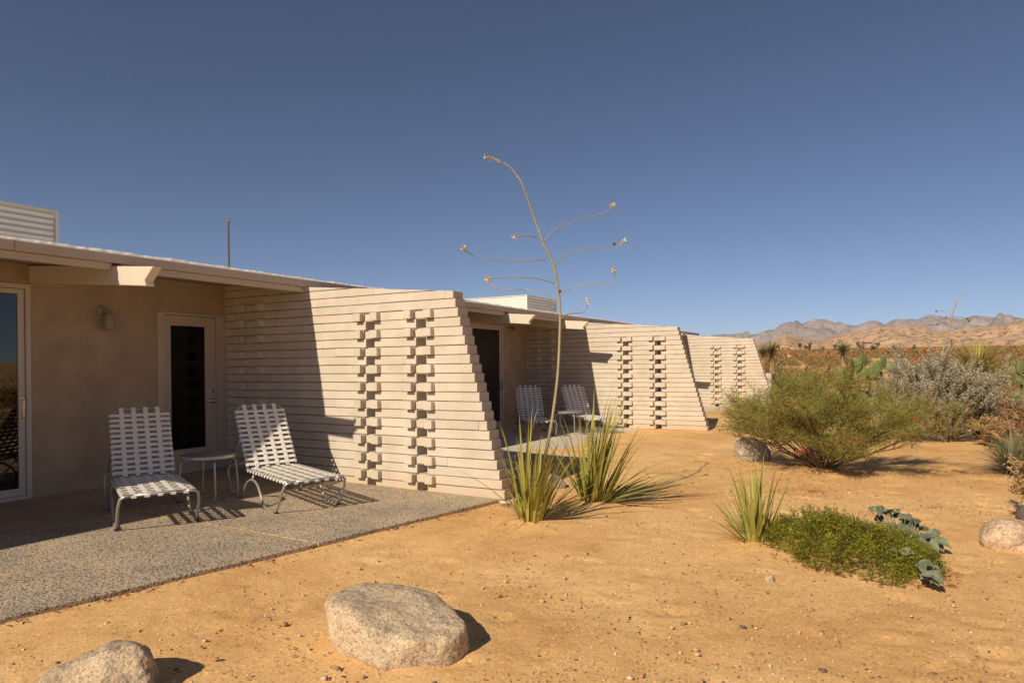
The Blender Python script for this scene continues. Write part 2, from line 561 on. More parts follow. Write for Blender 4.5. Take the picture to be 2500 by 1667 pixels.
# ------------------------------------------------------------------ mountains
def px_to_dir(x, y):
    """direction of a photograph pixel (2500 x 1667), forward component 1"""
    dx, dy = x - 1250, y - HY
    c, s = math.cos(ROLL), math.sin(ROLL)
    X = dx*c - dy*s; Y = dx*s + dy*c
    return fw + rt*(X/F_PX) - up*(Y/F_PX)

CAMB = W(*CAM)
def px_at(x, y, depth):
    return CAMB + px_to_dir(x, y)*depth

def px_on_ground(x, y, z=-0.022):
    d = px_to_dir(x, y); t = (z - CAMB.z)/d.z
    return CAMB + d*t

def build_range(name, crest, dist, depth_w, mat, label, rough, seed, base_drop, left_ext, right_ext):
    """a mountain range: a real height field whose ridge line follows the surveyed crest heights"""
    az, hh = [], []
    for x, y in crest:
        d = px_to_dir(x, y)
        az.append(math.atan2(d.y, d.x)); hh.append(d.z/math.hypot(d.x, d.y)*dist + CAMB.z)
    az = np.array(az); hh = np.array(hh)
    order = np.argsort(az); az = az[order]; hh = hh[order]
    lo, hi = az[0] - right_ext, az[-1] + left_ext
    n = int((hi - lo) * 900) + 40
    A = np.linspace(lo, hi, n)
    H = np.interp(A, az, hh)
    for i, a in enumerate(A):
        if a < az[0]:
            H[i] = hh[0] + 0.25*abs(hh[0])*mnoise.noise((a*7+seed, 1, 0)) + (az[0]-a)*hh[0]*0.15
        elif a > az[-1]:
            H[i] = hh[-1]*max(0.35, 1-(a-az[-1])*1.2) + 0.25*abs(hh[0])*mnoise.noise((a*9+seed, 4, 0))
    m = 46
    T = np.linspace(0, 1, m)
    verts = []
    for j, t in enumerate(T):
        dd = dist - depth_w*(1-t)*0.75 if t <= 0.75 else dist - depth_w*0.1875*(1-(t-0.75)/0.25)
        dd = dist - depth_w*(0.8 - t) 
        prof = math.sin(min(t/0.8, 1)*math.pi/2)**1.25 if t <= 0.8 else 1 - (t-0.8)/0.2*0.55
        for i, a in enumerate(A):
            x = CAMB.x + math.cos(a)*dd; y = CAMB.y + math.sin(a)*dd
            s = rough
            k = 1.0/(depth_w*0.22)
            nz = mnoise.multi_fractal((x*k+seed, y*k, seed), 0.9, 2.1, 5) * 0.5
            rg = 1-abs(mnoise.noise((x*k*1.8+seed*2, y*k*1.8, 5)))*2
            amp = (1 - abs(t/0.8-1))*0 + math.sin(math.pi*min(t/0.8,1)) if t <= 0.8 else 0.3
            z = H[i]*prof + H[i]*s*(nz*0.5+rg*0.35-0.45)*amp
            z += H[i]*0.05*s*mnoise.noise((x*k*9, y*k*9, 1))
            if t < 0.02: z = base_drop
            verts.append((x, y, z))
    faces = [(j*n+i, j*n+i+1, (j+1)*n+i+1, (j+1)*n+i) for j in range(m-1) for i in range(n-1)]
    o = mesh_obj(name, verts, faces, mat, smooth=True)
    tag(o, label, kind='structure')
    return o

def rockmat(name, c1, c2, c3, sc, spots=0.5, spot_scale=0.02, pale=None, dots=0.0):
    m, nt, b = newmat(name)
    p = world_pos(nt)
    a = node(nt, 'ShaderNodeTexNoise', i_Scale=sc, i_Detail=8.0, i_Roughness=0.68)
    v = node(nt, 'ShaderNodeTexNoise', i_Scale=spot_scale, i_Detail=5.0, i_Roughness=0.75)
    for n in (a, v): nt.links.new(p, n.inputs['Vector'])
    r = ramp(nt, [(0.35, c1), (0.65, c2)])
    nt.links.new(a.outputs[0], r.inputs[0])
    r2 = ramp(nt, [(0.50, (0, 0, 0)), (0.60, (spots, spots, spots))])
    nt.links.new(v.outputs[0], r2.inputs[0])
    mx = node(nt, 'ShaderNodeMix', data_type='RGBA')
    mx.inputs[7].default_value = (*c3, 1)
    nt.links.new(r2.outputs[0], mx.inputs[0]); nt.links.new(r.outputs[0], mx.inputs[6])
    out = mx.outputs[2]
    if dots:
        vo = node(nt, 'ShaderNodeTexVoronoi', i_Scale=dots); nt.links.new(p, vo.inputs['Vector'])
        rd = ramp(nt, [(0.16, (1, 1, 1)), (0.30, (0, 0, 0))]); nt.links.new(vo.outputs['Distance'], rd.inputs[0])
        m4 = node(nt, 'ShaderNodeMix', data_type='RGBA'); m4.inputs[7].default_value = (0.13, 0.095, 0.055, 1)
        nt.links.new(rd.outputs[0], m4.inputs[0]); nt.links.new(out, m4.inputs[6]); out = m4.outputs[2]
    if pale is not None:
        vd = node(nt, 'ShaderNodeVectorMath', operation='DISTANCE'); vd.inputs[1].default_value = pale
        nt.links.new(p, vd.inputs[0])
        ad = node(nt, 'ShaderNodeMath', operation='MULTIPLY_ADD'); ad.inputs[1].default_value = 420.0
        nt.links.new(v.outputs[0], ad.inputs[0]); nt.links.new(vd.outputs['Value'], ad.inputs[2])
        rp = node(nt, 'ShaderNodeMapRange'); rp.inputs['From Min'].default_value = 330; rp.inputs['From Max'].default_value = 560; rp.inputs['To Min'].default_value = 0.85; rp.inputs['To Max'].default_value = 0.0
        nt.links.new(ad.outputs[0], rp.inputs[0])
        m3 = node(nt, 'ShaderNodeMix', data_type='RGBA'); m3.inputs[7].default_value = (0.72, 0.62, 0.54, 1)
        nt.links.new(rp.outputs[0], m3.inputs[0]); nt.links.new(out, m3.inputs[6]); out = m3.outputs[2]
    nt.links.new(out, b.inputs['Base Color'])
    b.inputs['Roughness'].default_value = 1.0
    b.inputs['Specular IOR Level'].default_value = 0.0
    bp = node(nt, 'ShaderNodeBump', i_Strength=0.6, i_Distance=0.12/sc)
    nt.links.new(v.outputs[0], bp.inputs['Height'])
    nt.links.new(bp.outputs[0], b.inputs['Normal'])
    return m

FARM = rockmat('far_mountain_rock', (0.34, 0.275, 0.255), (0.46, 0.37, 0.335), (0.17, 0.155, 0.15), 0.0016, 0.7, 0.010, tuple(px_at(1800+690/3.36, 700+292/3.36, 7500/math.hypot(1, (2005-1250)/F_PX))))
HILLM = rockmat('boulder_hill_rock', (0.56, 0.345, 0.20), (0.72, 0.48, 0.30), (0.20, 0.14, 0.085), 0.012, 0.8, 0.05, dots=0.055)
c36 = lambda pts: [(1800 + x/3.36, 700 + y/3.36) for x, y in pts]
FAR_CREST = c36([(100,420),(200,385),(300,360),(400,315),(480,300),(540,320),(620,290),(690,283),(740,300),(790,320),(850,312),(980,330),(1060,305),(1150,305),(1210,325),(1300,280),(1340,278),(1400,285),(1470,290),(1570,258),(1680,265),(1750,275),(1850,270),(1950,238),(2050,262),(2170,250),(2250,262),(2352,280)])
HILL_CREST = c36([(160,490),(300,460),(400,410),(480,430),(560,450),(700,455),(870,405),(1000,380),(1150,350),(1300,345),(1420,328),(1470,345),(1540,338),(1600,370),(1700,375),(1850,365),(2000,355),(2120,330),(2180,340),(2230,310),(2352,280)])
build_range('mountain_range', FAR_CREST, 7500, 2600, FARM, 'hazy purple grey mountain range along the horizon', 0.75, 3.7, 20, 0.5, 0.5)
build_range('boulder_hills', HILL_CREST, 2600, 1300, HILLM, 'tan boulder strewn hills below the purple mountains', 0.55, 11.3, 10, 0.6, 0.5)

# ------------------------------------------------------------------ haze
hz_m = bpy.data.materials.new('haze_air'); hz_m.use_nodes = True
hn = hz_m.node_tree
hn.nodes.remove(hn.nodes['Principled BSDF'])
pv = hn.nodes.new('ShaderNodeVolumePrincipled')
pv.inputs['Color'].default_value = (0.88, 0.93, 1.0, 1)
pv.inputs['Density'].default_value = 0.00005
pv.inputs['Anisotropy'].default_value = 0.0
hn.links.new(pv.outputs[0], hn.nodes['Material Output'].inputs['Volume'])
haze = MB().box((-9500, -9500, -2.5), (11500, 9500, 480)).build('haze', hz_m)
tag(haze, 'thin desert haze softening the far mountains', kind='stuff')

# ------------------------------------------------------------------ patios
def slab(name, poly, ztop, zbot, mat, parent):
    """a slab whose top falls gently away from the building"""
    n = len(poly)
    V = [(u, -v, ztop(u, v)) for u, v in poly] + [(u, -v, zbot) for u, v in poly]
    F = [tuple(range(n)), tuple(reversed(range(n, 2*n)))] + [(i, i+n, (i+1) % n + n, (i+1) % n) for i in range(n)]
    b = MB().add(V, F)
    return b.build(name, mat, parent, world=True, bevel=0.006)

def patio_z(u, v):
    return 0.068 - 0.019*min(max(v, 0), 2.5) - 0.006*max(v-2.5, 0)

def patio_front(u):
    return 3.547 + (u + 4.265)*0.178

p1 = empty('patio', W(-2.2, 1.5, 0)); tag(p1, 'patio of exposed aggregate slabs with wood joints under the lounge chairs', kind='structure')
JU, JV, g = -2.23, 1.50, 0.022
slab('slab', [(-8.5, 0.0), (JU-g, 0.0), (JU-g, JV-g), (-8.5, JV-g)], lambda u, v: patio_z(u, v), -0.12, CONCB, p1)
slab('slab', [(-8.5, JV+g), (JU-g, JV+g), (JU-g, patio_front(JU-g)), (-4.2, patio_front(-4.2)), (-8.5, patio_front(-8.5))], patio_z, -0.12, AGG, p1)
slab('slab', [(JU+g, 0.0), (0.0, 0.0), (0.0, JV-g), (JU+g, JV-g)], patio_z, -0.12, AGG, p1)
slab('slab', [(JU+g, JV+g), (0.0, JV+g), (0.0, patio_front(-0.12)), (JU+g, patio_front(JU+g))], patio_z, -0.12, AGG, p1)
for (a, b_, c, d) in ((JU-g, JU+g, 0.0, patio_front(JU)-0.004), (-8.5, JU-g, JV-g, JV+g), (JU+g, 0.0, JV-g, JV+g)):
    slab('joint_strip', [(a, c), (b_, c), (b_, d), (a, d)], lambda u, v: patio_z(u, v)-0.004, -0.12, REDWOOD, p1)

def saw_patio(o, label):
    p = empty('patio', W(o - 4.0, 1.5, 0)); tag(p, label, kind='structure')
    zt = lambda u, v: 0.03 - 0.018*min(v, 3.5)
    edges = [(-8.25, 0.9, -8.25, 2.85), (-6.75, 3.62), ]
    # saw-tooth front made of slabs turned about 30 degrees
    front = [(-8.28, 2.9), (-6.85, 3.66), (-5.55, 2.93), (-4.07, 3.715), (-2.79, 2.987), (-1.28, 3.80), (-0.03, 3.19)]
    cuts = [0, 2, 4, 6]
    for a, b_ in zip(cuts[:-1], cuts[1:]):
        f = front[a:b_+1]
        u0 = f[0][0] + (0.004 if a else 0); u1 = f[-1][0] - 0.004
        poly = [(o+u0, 0.02), (o+u1, 0.02), (o+u1, f[-1][1])] + [(o+x, y) for x, y in reversed(f[1:-1])] + [(o+u0, f[0][1])]
        slab('slab', poly, zt, -0.14, CONC, p)
    return p

D2, D3 = 8.491, 17.041
saw_patio(D2, 'saw toothed smooth grey concrete patio before the second unit')
saw_patio(D3, 'saw toothed smooth grey concrete patio before the third unit')

# ------------------------------------------------------------------ block screen walls
C4 = 0.1016
PITCH = 0.083
def wall_top(v): return 2.5245 - PITCH*v

_box_cache = {}
def block_mesh(L, T, H, b=0.0045):
    key = (round(L, 3), round(T, 3), round(H, 3), random.randrange(3))
    if key in _box_cache: return _box_cache[key]
    x, y, z = L/2, T/2, H/2
    r = random.Random(hash(key) & 0xffff)
    V, F, idx = [], [], {}
    for sx in (-1, 1):
        for sy in (-1, 1):
            for sz in (-1, 1):
                j = [b*r.uniform(0.6, 1.5)*(0.03 if a_ == 0 and L > 0.12 else 1) for a_ in range(3)]
                for ax in range(3):
                    p = [sx*(x - (j[0] if ax != 0 else 0)), sy*(y - (j[1] if ax != 1 else 0)), sz*(z - (j[2] if ax != 2 else 0))]
                    idx[(sx, sy, sz, ax)] = len(V); V.append(p)
    for ax in range(3):
        for s in (-1, 1):
            o = [a for a in range(3) if a != ax]
            q = []
            for (a, c) in ((-1, -1), (1, -1), (1, 1), (-1, 1)):
                k = [0, 0, 0]; k[ax] = s; k[o[0]] = a; k[o[1]] = c
                q.append(idx[(*k, ax)])
            F.append(q)
    for ax in range(3):
        o = [a for a in range(3) if a != ax]
        for a in (-1, 1):
            for c in (-1, 1):
                q = []
                for s, w in ((-1, o[0]), (1, o[0]), (1, o[1]), (-1, o[1])):
                    k = [0, 0, 0]; k[ax] = s; k[o[0]] = a; k[o[1]] = c
                    q.append(idx[(*k, w)])
                F.append(q)
    for sx in (-1, 1):
        for sy in (-1, 1):
            for sz in (-1, 1):
                F.append([idx[(sx, sy, sz, a)] for a in range(3)])
    me = bpy.data.meshes.new('block')
    me.from_pydata(V, [], F)
    bm = bmesh.new(); bm.from_mesh(me); bmesh.ops.recalc_face_normals(bm, faces=bm.faces); bm.to_mesh(me); bm.free()
    me.materials.append(BLOCK)
    _box_cache[key] = me
    return me

def put_block(name, parent, u0, u1, v0, v1, z0, z1, jit=0.0012):
    me = block_mesh(v1-v0, u1-u0, z1-z0)
    o = bpy.data.objects.new(name, me); COL.objects.link(o); o.parent = parent
    c = W((u0+u1)/2 + random.gauss(0, jit), (v0+v1)/2, (z0+z1)/2 + random.gauss(0, 0.0012))
    o.location = c - parent.location
    o.rotation_euler = (random.gauss(0, 0.002), random.gauss(0, 0.003), math.pi/2 + random.gauss(0, 0.002))
    return o

def clip_poly(v0, v1, z0, z1):
    """rectangle in (v,z) cut by the sloping wall top"""
    P = [(v0, z0), (v1, z0), (v1, z1), (v0, z1)]
    out = []
    for i in range(4):
        a, b_ = P[i], P[(i+1) % 4]
        fa, fb = wall_top(a[0]) - a[1], wall_top(b_[0]) - b_[1]
        if fa >= 0: out.append(a)
        if (fa > 0) != (fb > 0):
            t = fa/(fa-fb); out.append((a[0]+(b_[0]-a[0])*t, a[1]+(b_[1]-a[1])*t))
    return out

def block_wall(u, zoff, label):
    root = empty('block_wall', W(u + 0.1, 2.0, zoff))
    tag(root, label, 'wall', 'painted block screen walls between the units')
    T = 0.194
    bed, head = 0.0085, 0.0
    proj = 0.066
    cols = [(2.335, 2.437, 2.588, 2.690, 2.474, 2.606), (3.072, 3.176, 3.350, 3.453, 3.206, 3.348)]
    mortar = MB()
    for k in range(22, -4, -1):                       # k = 22 is the lowest course
        z0 = zoff + (22-k)*C4; z1 = z0 + C4
        vend = 3.7138 + 0.0295*(k-1) if k >= 1 else 3.70
        solid = []                                     # (v0, v1, kind)
        special = []
        if k >= 3:
            for (a0, a1, b0, b1, g0, g1) in cols:
                if k % 2: special += [(a0, a1, 'header'), (a1, b0, 'centre'), (b0, b1, 'header')]
                else: special += [(g0, g1, 'gap')]
        if k % 2 and k >= 1:
            special += [(0.285, 0.39, 'header'), (0.39, 0.64, 'centre'), (0.64, 0.745, 'header')]
        special.sort()
        free, cur = [], -0.12
        for s in special:
            free.append((cur, s[0])); cur = s[1]
        free.append((cur, vend))
        off = 1.99 if k % 2 else 1.787
        for a, b_ in free:
            js = [a]
            j = off + math.ceil((a - off)/0.4064)*0.4064
            while j < b_:
                if j - js[-1] > 0.09 and b_ - j > 0.09: js.append(j)
                j += 0.4064
            js.append(b_)
            for x0, x1 in zip(js[:-1], js[1:]): solid.append((x0, x1, 'block'))
        solid += [s for s in special if s[2] != 'gap']
        for x0, x1, kind in solid:
            if z0 - zoff >= wall_top(x0): continue
            uu0, uu1 = u, u + T
            if kind == 'header': uu0 -= proj
            if kind == 'centre': uu0 += 0.022
            y0, y1 = x0 + head/2, x1 - head/2
            zz1 = z1 - bed/2 - (0.004 if kind == 'centre' else 0)
            if z1 - zoff <= wall_top(x1):
                put_block('header_block' if kind == 'header' else 'block', root, uu0, uu1, y0, y1, z0+bed/2, zz1)
            else:
                P = [(a, b_ - 0) for a, b_ in clip_poly(y0, y1, z0+bed/2 - zoff, zz1 - zoff)]
                if len(P) < 3 or max(p[0] for p in P) - min(p[0] for p in P) < 0.02: continue
                P = [(a, b_+zoff) for a, b_ in P]
                MB().prism(P, uu0, uu1).build('block', BLOCK, root, world=True, bevel=0.003)
            # mortar behind the face, kept inside the block outline
            m0, m1 = x0 + (0.012 if True else 0), x1 - 0.012
            n = max(1, int((m1-m0)/0.12)) if z1 - zoff > wall_top(x1) else 1
            for q in range(n):
                a = m0 + (m1-m0)*q/n; b_ = m0 + (m1-m0)*(q+1)/n
                ztop = min(z1 + 0.002, zoff + wall_top(b_) - 0.012)
                if ztop > z0 + 0.004:
                    mortar.ubox(u+0.032 if kind == 'centre' else u+0.010, u+T-0.010, a if q else a-0.010*(kind == 'block'), b_ + 0.010*(kind == 'block' and q == n-1), z0-0.002, ztop)
    mortar.build('mortar', MORTAR, root, world=True)
    MB().ubox(u-0.02, u+T+0.03, 1.2, 4.40, zoff-0.32, zoff-0.006).build('footing', CONC, root, world=True, bevel=0.01)
    return root

block_wall(0.0, 0.0, 'nearest cream block screen wall, half shaded by the roof beside the lounge chairs')
block_wall(D2, -0.02, 'middle cream block screen wall behind the tall flower stalk')
block_wall(D3, -0.027, 'farthest cream block screen wall, partly hidden by the feathery green shrub')

def low_wall():
    root = empty('low_block_wall', W(23, 3.35, 0))
    tag(root, 'low pierced block wall beyond the farthest screen wall', 'wall')
    v0, v1 = 3.262, 3.46
    for k in range(10):
        z0 = -0.01 + k*C4; z1 = z0 + C4
        if k in (6, 8):
            js = [22.0, 22.2, 22.32, 22.52, 22.64, 22.84, 22.96, 23.16, 23.28, 23.48, 23.6, 24.0]
            segs = [(22.0, 22.22), (22.42, 22.54), (22.74, 22.86), (23.06, 23.18), (23.38, 24.0)]
        else:
            o = 0.2*(k % 2)
            e = [22.0] + [22.0 + o + 0.4*i for i in range(0 if o else 1, 6) if 22.0 + o + 0.4*i < 23.95] + [24.0]
            segs = list(zip(e[:-1], e[1:]))
        for a, b_ in segs:
            me = block_mesh(b_-a-0.002, v1-v0, C4-0.007)
            ob = bpy.data.objects.new('block', me); COL.objects.link(ob); ob.parent = root
            ob.location = W((a+b_)/2, (v0+v1)/2, (z0+z1)/2) - root.location
    MB().ubox(22.01, 23.99, v0+0.01, v1-0.01, -0.2, -0.01+6*C4-0.003).build('mortar', MORTAR, root, world=True)
low_wall()

# ------------------------------------------------------------------ the motel building
bld = empty('motel_building', W(0, 0, 0))
tag(bld, 'long low stucco motel building with sloping white roof and projecting beams', 'building')
RZ = lambda v: 2.487 + PITCH*(1.5 - v)          # roof surface
U0, U1 = -8.6, 17.235
BACK = -6.5
# roof deck
MB().prism([(1.53, RZ(1.53)-0.085), (1.53, RZ(1.53)), (BACK, RZ(BACK)), (BACK, RZ(BACK)-0.085)], U0, U1).build('roof', TRIM, bld, world=True)
# uneven white foam coat rolled over the roof edge
def foam():
    us = np.arange(U0-0.02, U1+0.02, 0.035)
    prof = [(1.541, -0.004), (1.545, 0.004), (1.532, 0.016), (1.515, 0.026), (1.40, 0.030), (0.9, 0.028), (-2.0, 0.022), (BACK-0.02, 0.02), (BACK-0.02, -0.06)]
    V, F = [], []
    for i, uu in enumerate(us):
        w = 0.55 + 0.9*(mnoise.noise((uu*0.45, 2.2, 0))+0.5) + 0.35*mnoise.noise((uu*3.1, 0.2, 4))
        w = max(w, 0.35)
        for (v, h) in prof:
            fn = 0.006*mnoise.noise((uu*14, v*9, 8)) + 0.004*mnoise.noise((uu*31, v*20, 5)) if h > 0.003 else 0
            V.append((uu, -(v + fn), RZ(v) + (h*w + fn*0.8 if h > 0 else h)))
    n = len(prof)
    for i in range(len(us)-1):
        for j in range(n-1):
            F.append((i*n+j, i*n+j+1, (i+1)*n+j+1, (i+1)*n+j))
    F.append(tuple(range(n))); F.append(tuple(reversed(range((len(us)-1)*n, len(us)*n))))
    MB().add(V, F).build('roof_coating', FOAM, bld, world=True, smooth=False)
foam()
# ceiling boards under the overhang
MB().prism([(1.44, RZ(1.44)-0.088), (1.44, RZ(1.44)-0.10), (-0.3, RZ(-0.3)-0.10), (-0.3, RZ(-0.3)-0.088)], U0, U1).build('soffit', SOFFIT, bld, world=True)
# joints in the gutter board
BEAMS = [-7.35, -4.90, -2.40, 4.955, 7.40, 12.19, 14.64]
BW = 0.09
cuts = [U0] + sorted(BEAMS + [0.0, D2, D3]) + [U1]
spans = []
for a, b_ in zip(cuts[:-1], cuts[1:]):
    a2 = a + (BW if a in BEAMS else (0.196 if a in (0.0, D2, D3) else 0)); b2 = b_
    if b2 - a2 > 0.1: spans.append((a2+0.003, b2-0.003))
for a, b_ in spans:
    MB().ubox(a, b_, 1.435, 1.487, 2.335, RZ(1.487)-0.087).build('fascia_trim', TRIM, bld, world=True, bevel=0.003)
for a in np.arange(-6.9, U1, 3.66):
    MB().ubox(a, a+3.652, 1.530, 1.541, 2.402, 2.4815).build('fascia_board', TRIM, bld, world=True, bevel=0.002)
def beam(u):
    s = lambda v, z: (v, z - PITCH*(v-1.57))
    poly = [s(-0.2, 2.366), s(2.115, 2.366), s(1.985, 2.240), s(2.0, 2.190), s(-0.2, 2.190)]
    return MB().prism(poly, u, u+BW).build('beam', WOODP, bld, world=True, bevel=0.004)
for u in BEAMS: beam(u)

WALL_T = 0.16
def stucco(u0, u1, z0, z1, part='stucco_wall'):
    return MB().prism([(0.0, z0), (0.0, z1), (-WALL_T, z1), (-WALL_T, z0)], u0, u1).build(part, STUCCO, bld, world=True)
TOPZ = RZ(0.0) - 0.1 - 0.003
# unit 1
_p = [(-2.39, 0.055), (-0.985, 0.055), (-0.985, 2.115), (-0.013, 2.115), (-0.013, TOPZ), (-2.39, TOPZ)]
_n = len(_p)
MB().add([(a, 0, b_) for a, b_ in _p] + [(a, WALL_T, b_) for a, b_ in _p], [tuple(range(_n)), tuple(reversed(range(_n, 2*_n)))] + [(i, i+_n, (i+1) % _n + _n, (i+1) % _n) for i in range(_n)]).build('stucco_wall', STUCCO, bld, world=True)
stucco(-8.5, -5.4, 0.0, TOPZ)
stucco(-5.398, -2.392, 2.305, TOPZ)
# unit 2
stucco(0.20, 3.30, 0.0, TOPZ)
stucco(3.302, 7.398, 2.315, TOPZ)
stucco(7.40, D2-0.003, 0.0, TOPZ)
# unit 3
stucco(D2+0.20, 10.4, 0.0, TOPZ)
stucco(10.402, 14.598, 2.315, TOPZ)
stucco(14.60, D3-0.003, 0.0, TOPZ)
# back wall, ends, floor of the rooms
MB().ubox(U0+0.1, U1-0.1, BACK+0.3, BACK+0.45, -0.05, RZ(BACK+0.45)-0.09).build('rear_wall', STUCCO, bld, world=True)
MB().prism([(-0.16, -0.05), (-0.16, RZ(-0.16)-0.09), (BACK+0.45, RZ(BACK+0.45)-0.09), (BACK+0.45, -0.05)], U1-0.2, U1-0.05).build('end_wall', STUCCO, bld, world=True)
MB().prism([(-0.16, -0.05), (-0.16, RZ(-0.16)-0.09), (BACK+0.45, RZ(BACK+0.45)-0.09), (BACK+0.45, -0.05)], U0+0.1, U0+0.25).build('end_wall', STUCCO, bld, world=True)
MB().ubox(U0+0.1, U1-0.1, -0.15, BACK+0.3, -0.04, 0.06).build('floor', INTER, bld, world=True)
for a, b_ in ((-8.4, -0.1), (0.3, D2-0.1), (D2+0.3, D3-0.1)):
    MB().ubox(a, b_, -3.6, -3.7, 0.06, 2.75).build('room_partition', INTER, bld, world=True)
    for uu in (a, b_-0.08):
        MB().ubox(uu, uu+0.08, -0.17, -3.6, 0.06, 2.6).build('room_partition', INTER, bld, world=True)

def sliding_door(u0, u1, z0, z1, closed_stile=True):
    """fixed and sliding glass panels in a slim metal frame"""
    d = empty('sliding_door', W(u0, 0, z0)); d.parent = bld; d.location = W(u0, 0, z0) - bld.location
    L = d.location
    def put(name, mb, mat, bev=0.003):
        o = mb.build(name, mat, d, bevel=bev); o.location = -L; return o
    fr = MB()
    fr.ubox(u1-0.045, u1, -0.10, 0.012, z0, z1); fr.ubox(u0, u0+0.045, -0.10, 0.012, z0, z1)
    fr.ubox(u0+0.046, u1-0.046, -0.10, 0.012, z1-0.05, z1); fr.ubox(u0+0.046, u1-0.046, -0.10, 0.015, z0, z0+0.035)
    put('frame', fr, FRAMEM)
    mid = (u0+u1)/2
    for a, b_, vv in ((mid-0.03, u1-0.05, -0.03), (u0+0.05, mid+0.03, -0.07)):
        st = MB()
        st.ubox(b_-0.062, b_, vv-0.018, vv+0.018, z0+0.037, z1-0.053); st.ubox(a, a+0.062, vv-0.018, vv+0.018, z0+0.037, z1-0.053)
        st.ubox(a+0.063, b_-0.063, vv-0.018, vv+0.018, z0+0.037, z0+0.115); st.ubox(a+0.063, b_-0.063, vv-0.018, vv+0.018, z1-0.105, z1-0.053)
        put('stile', st, FRAMEM)
        put('pane', MB().ubox(a+0.060, b_-0.060, vv-0.004, vv+0.004, z0+0.110, z1-0.100), GLASS, 0)
    hb = MB()
    hu = u1-0.05-0.031
    hb.ubox(hu-0.016, hu+0.016, -0.012, -0.004, z0+0.83, z0+1.06)
    hb.ubox(hu-0.010, hu+0.010, -0.006, 0.035, z0+0.84, z0+0.86); hb.ubox(hu-0.010, hu+0.010, -0.006, 0.035, z0+1.02, z0+1.04)
    hb.ubox(hu-0.010, hu+0.010, 0.023, 0.037, z0+0.84, z0+1.04)
    put('handle', hb, CHROME)
    # a drawn curtain inside
    cv, cf = [], []
    us = np.linspace(u0+0.08, u0+1.0, 60)
    for i, x in enumerate(us):
        y = -0.24 + 0.03*math.sin(i*0.9)
        cv += [W(x, y, z0+0.04), W(x, y, z1-0.02)]
    cf = [(2*i, 2*i+2, 2*i+3, 2*i+1) for i in range(len(us)-1)]
    put('curtain', MB().add(cv, cf), CURTAIN, 0)
    return d
sliding_door(-5.395, -2.394, 0.068, 2.300)
sliding_door(3.305, 7.396, 0.035, 2.310)
sliding_door(10.405, 14.596, 0.035, 2.310)

def door():
    d = empty('door', W(-0.5, 0, 0)); d.parent = bld; d.location = W(-0.5, 0, 0)
    L = d.location
    def put(name, mb, mat, bev=0.0, par=d, smooth=False):
        o = mb.build(name, mat, par, bevel=bev, smooth=smooth)
        o.location = -L if par is d else (0, 0, 0); return o
    fr = MB()
    fr.ubox(-0.982, -0.876, -0.14, 0.010, 0.05, 2.112); fr.ubox(-0.143, -0.012, -0.14, 0.010, 0.05, 2.112)
    fr.ubox(-0.875, -0.144, -0.14, 0.010, 2.078, 2.112)
    put('door_frame', fr, TRIM, 0.003)
    lf = MB()
    v0, v1 = -0.055, -0.012
    lf.ubox(-0.872, -0.792, v0, v1, 0.075, 2.073); lf.ubox(-0.301, -0.148, v0, v1, 0.075, 2.073)
    lf.ubox(-0.791, -0.302, v0, v1, 1.947, 2.073); lf.ubox(-0.791, -0.302, v0, v1, 0.075, 0.382)
    put('door_leaf', lf, TRIM, 0.002)
    put('pane', MB().ubox(-0.793, -0.300, -0.038, -0.030, 0.380, 1.949), DGLASS)
    put('blind', MB().ubox(-0.83, -0.26, -0.12, -0.115, 0.2, 2.0), RUBBER)
    th = MB(); th.ubox(-0.982, -0.012, -0.13, 0.03, 0.048, 0.073)
    put('threshold', th, CHROME, 0.003)
    def knob(z, prof):
        mb = MB()
        V, F = [], []
        n = 16
        for (r, dpt) in prof:
            for k in range(n):
                an = 2*math.pi*k/n
                V.append(W(-0.208 + r*math.cos(an), -0.012+dpt, z + r*math.sin(an)))
        for i in range(len(prof)-1):
            for k in range(n):
                F.append((i*n+k, i*n+(k+1) % n, (i+1)*n+(k+1) % n, (i+1)*n+k))
        F.append(tuple(range((len(prof)-1)*n, len(prof)*n)))
        mb.add(V, F); return mb
    put('knob', knob(0.976, [(0.034, 0), (0.034, 0.006), (0.014, 0.010), (0.012, 0.03), (0.026, 0.038), (0.029, 0.052), (0.022, 0.066), (0.005, 0.07)]), CHROME, smooth=True)
    put('deadbolt', knob(1.112, [(0.031, 0), (0.029, 0.010), (0.020, 0.014), (0.003, 0.015)]), CHROME, smooth=True)
door()
MB().ubox(-0.012, -0.0015, -0.05, 0.02, 0.05, TOPZ).build('corner_trim', TRIM, bld, world=True)

def wall_lamp(u, z, label):
    root = empty('wall_lamp', W(u, 0, z)); tag(root, label, 'lamp', 'bell shaped wall lamps on the stucco')
    # back plate (axis along v)
    n = 20
    V, F = [], []
    prof = [(0.062, 0.0), (0.062, 0.012), (0.052, 0.024), (0.02, 0.030)]
    for r, d in prof:
        for k in range(n):
            a = 2*math.pi*k/n; V.append((r*math.cos(a), -d, r*math.sin(a)))
    for i in range(len(prof)-1):
        for k in range(n): F.append((i*n+k, i*n+(k+1) % n, (i+1)*n+(k+1) % n, (i+1)*n+k))
    F.append(tuple(range((len(prof)-1)*n, len(prof)*n)))
    MB().add(V, F).build('back_plate', LAMPM, root, smooth=True)
    MB().tube(sweep([(0, -0.02, 0), (0.008, -0.06, 0.008), (0.018, -0.095, -0.01), (0.022, -0.11, -0.045)], samples=4), 0.011, 8).build('arm', LAMPM, root, smooth=True)
    sh = MB().lathe([(0.018, -0.02), (0.034, -0.03), (0.044, -0.075), (0.053, -0.15), (0.059, -0.225), (0.056, -0.225), (0.04, -0.10), (0.01, -0.05)], 24, (0.024, -0.115, 0))
    sh.build('shade', LAMPM, root, smooth=True)
    return root
wall_lamp(-1.655, 2.075, 'grey bell shaped wall lamp on the shaded stucco left of the door')
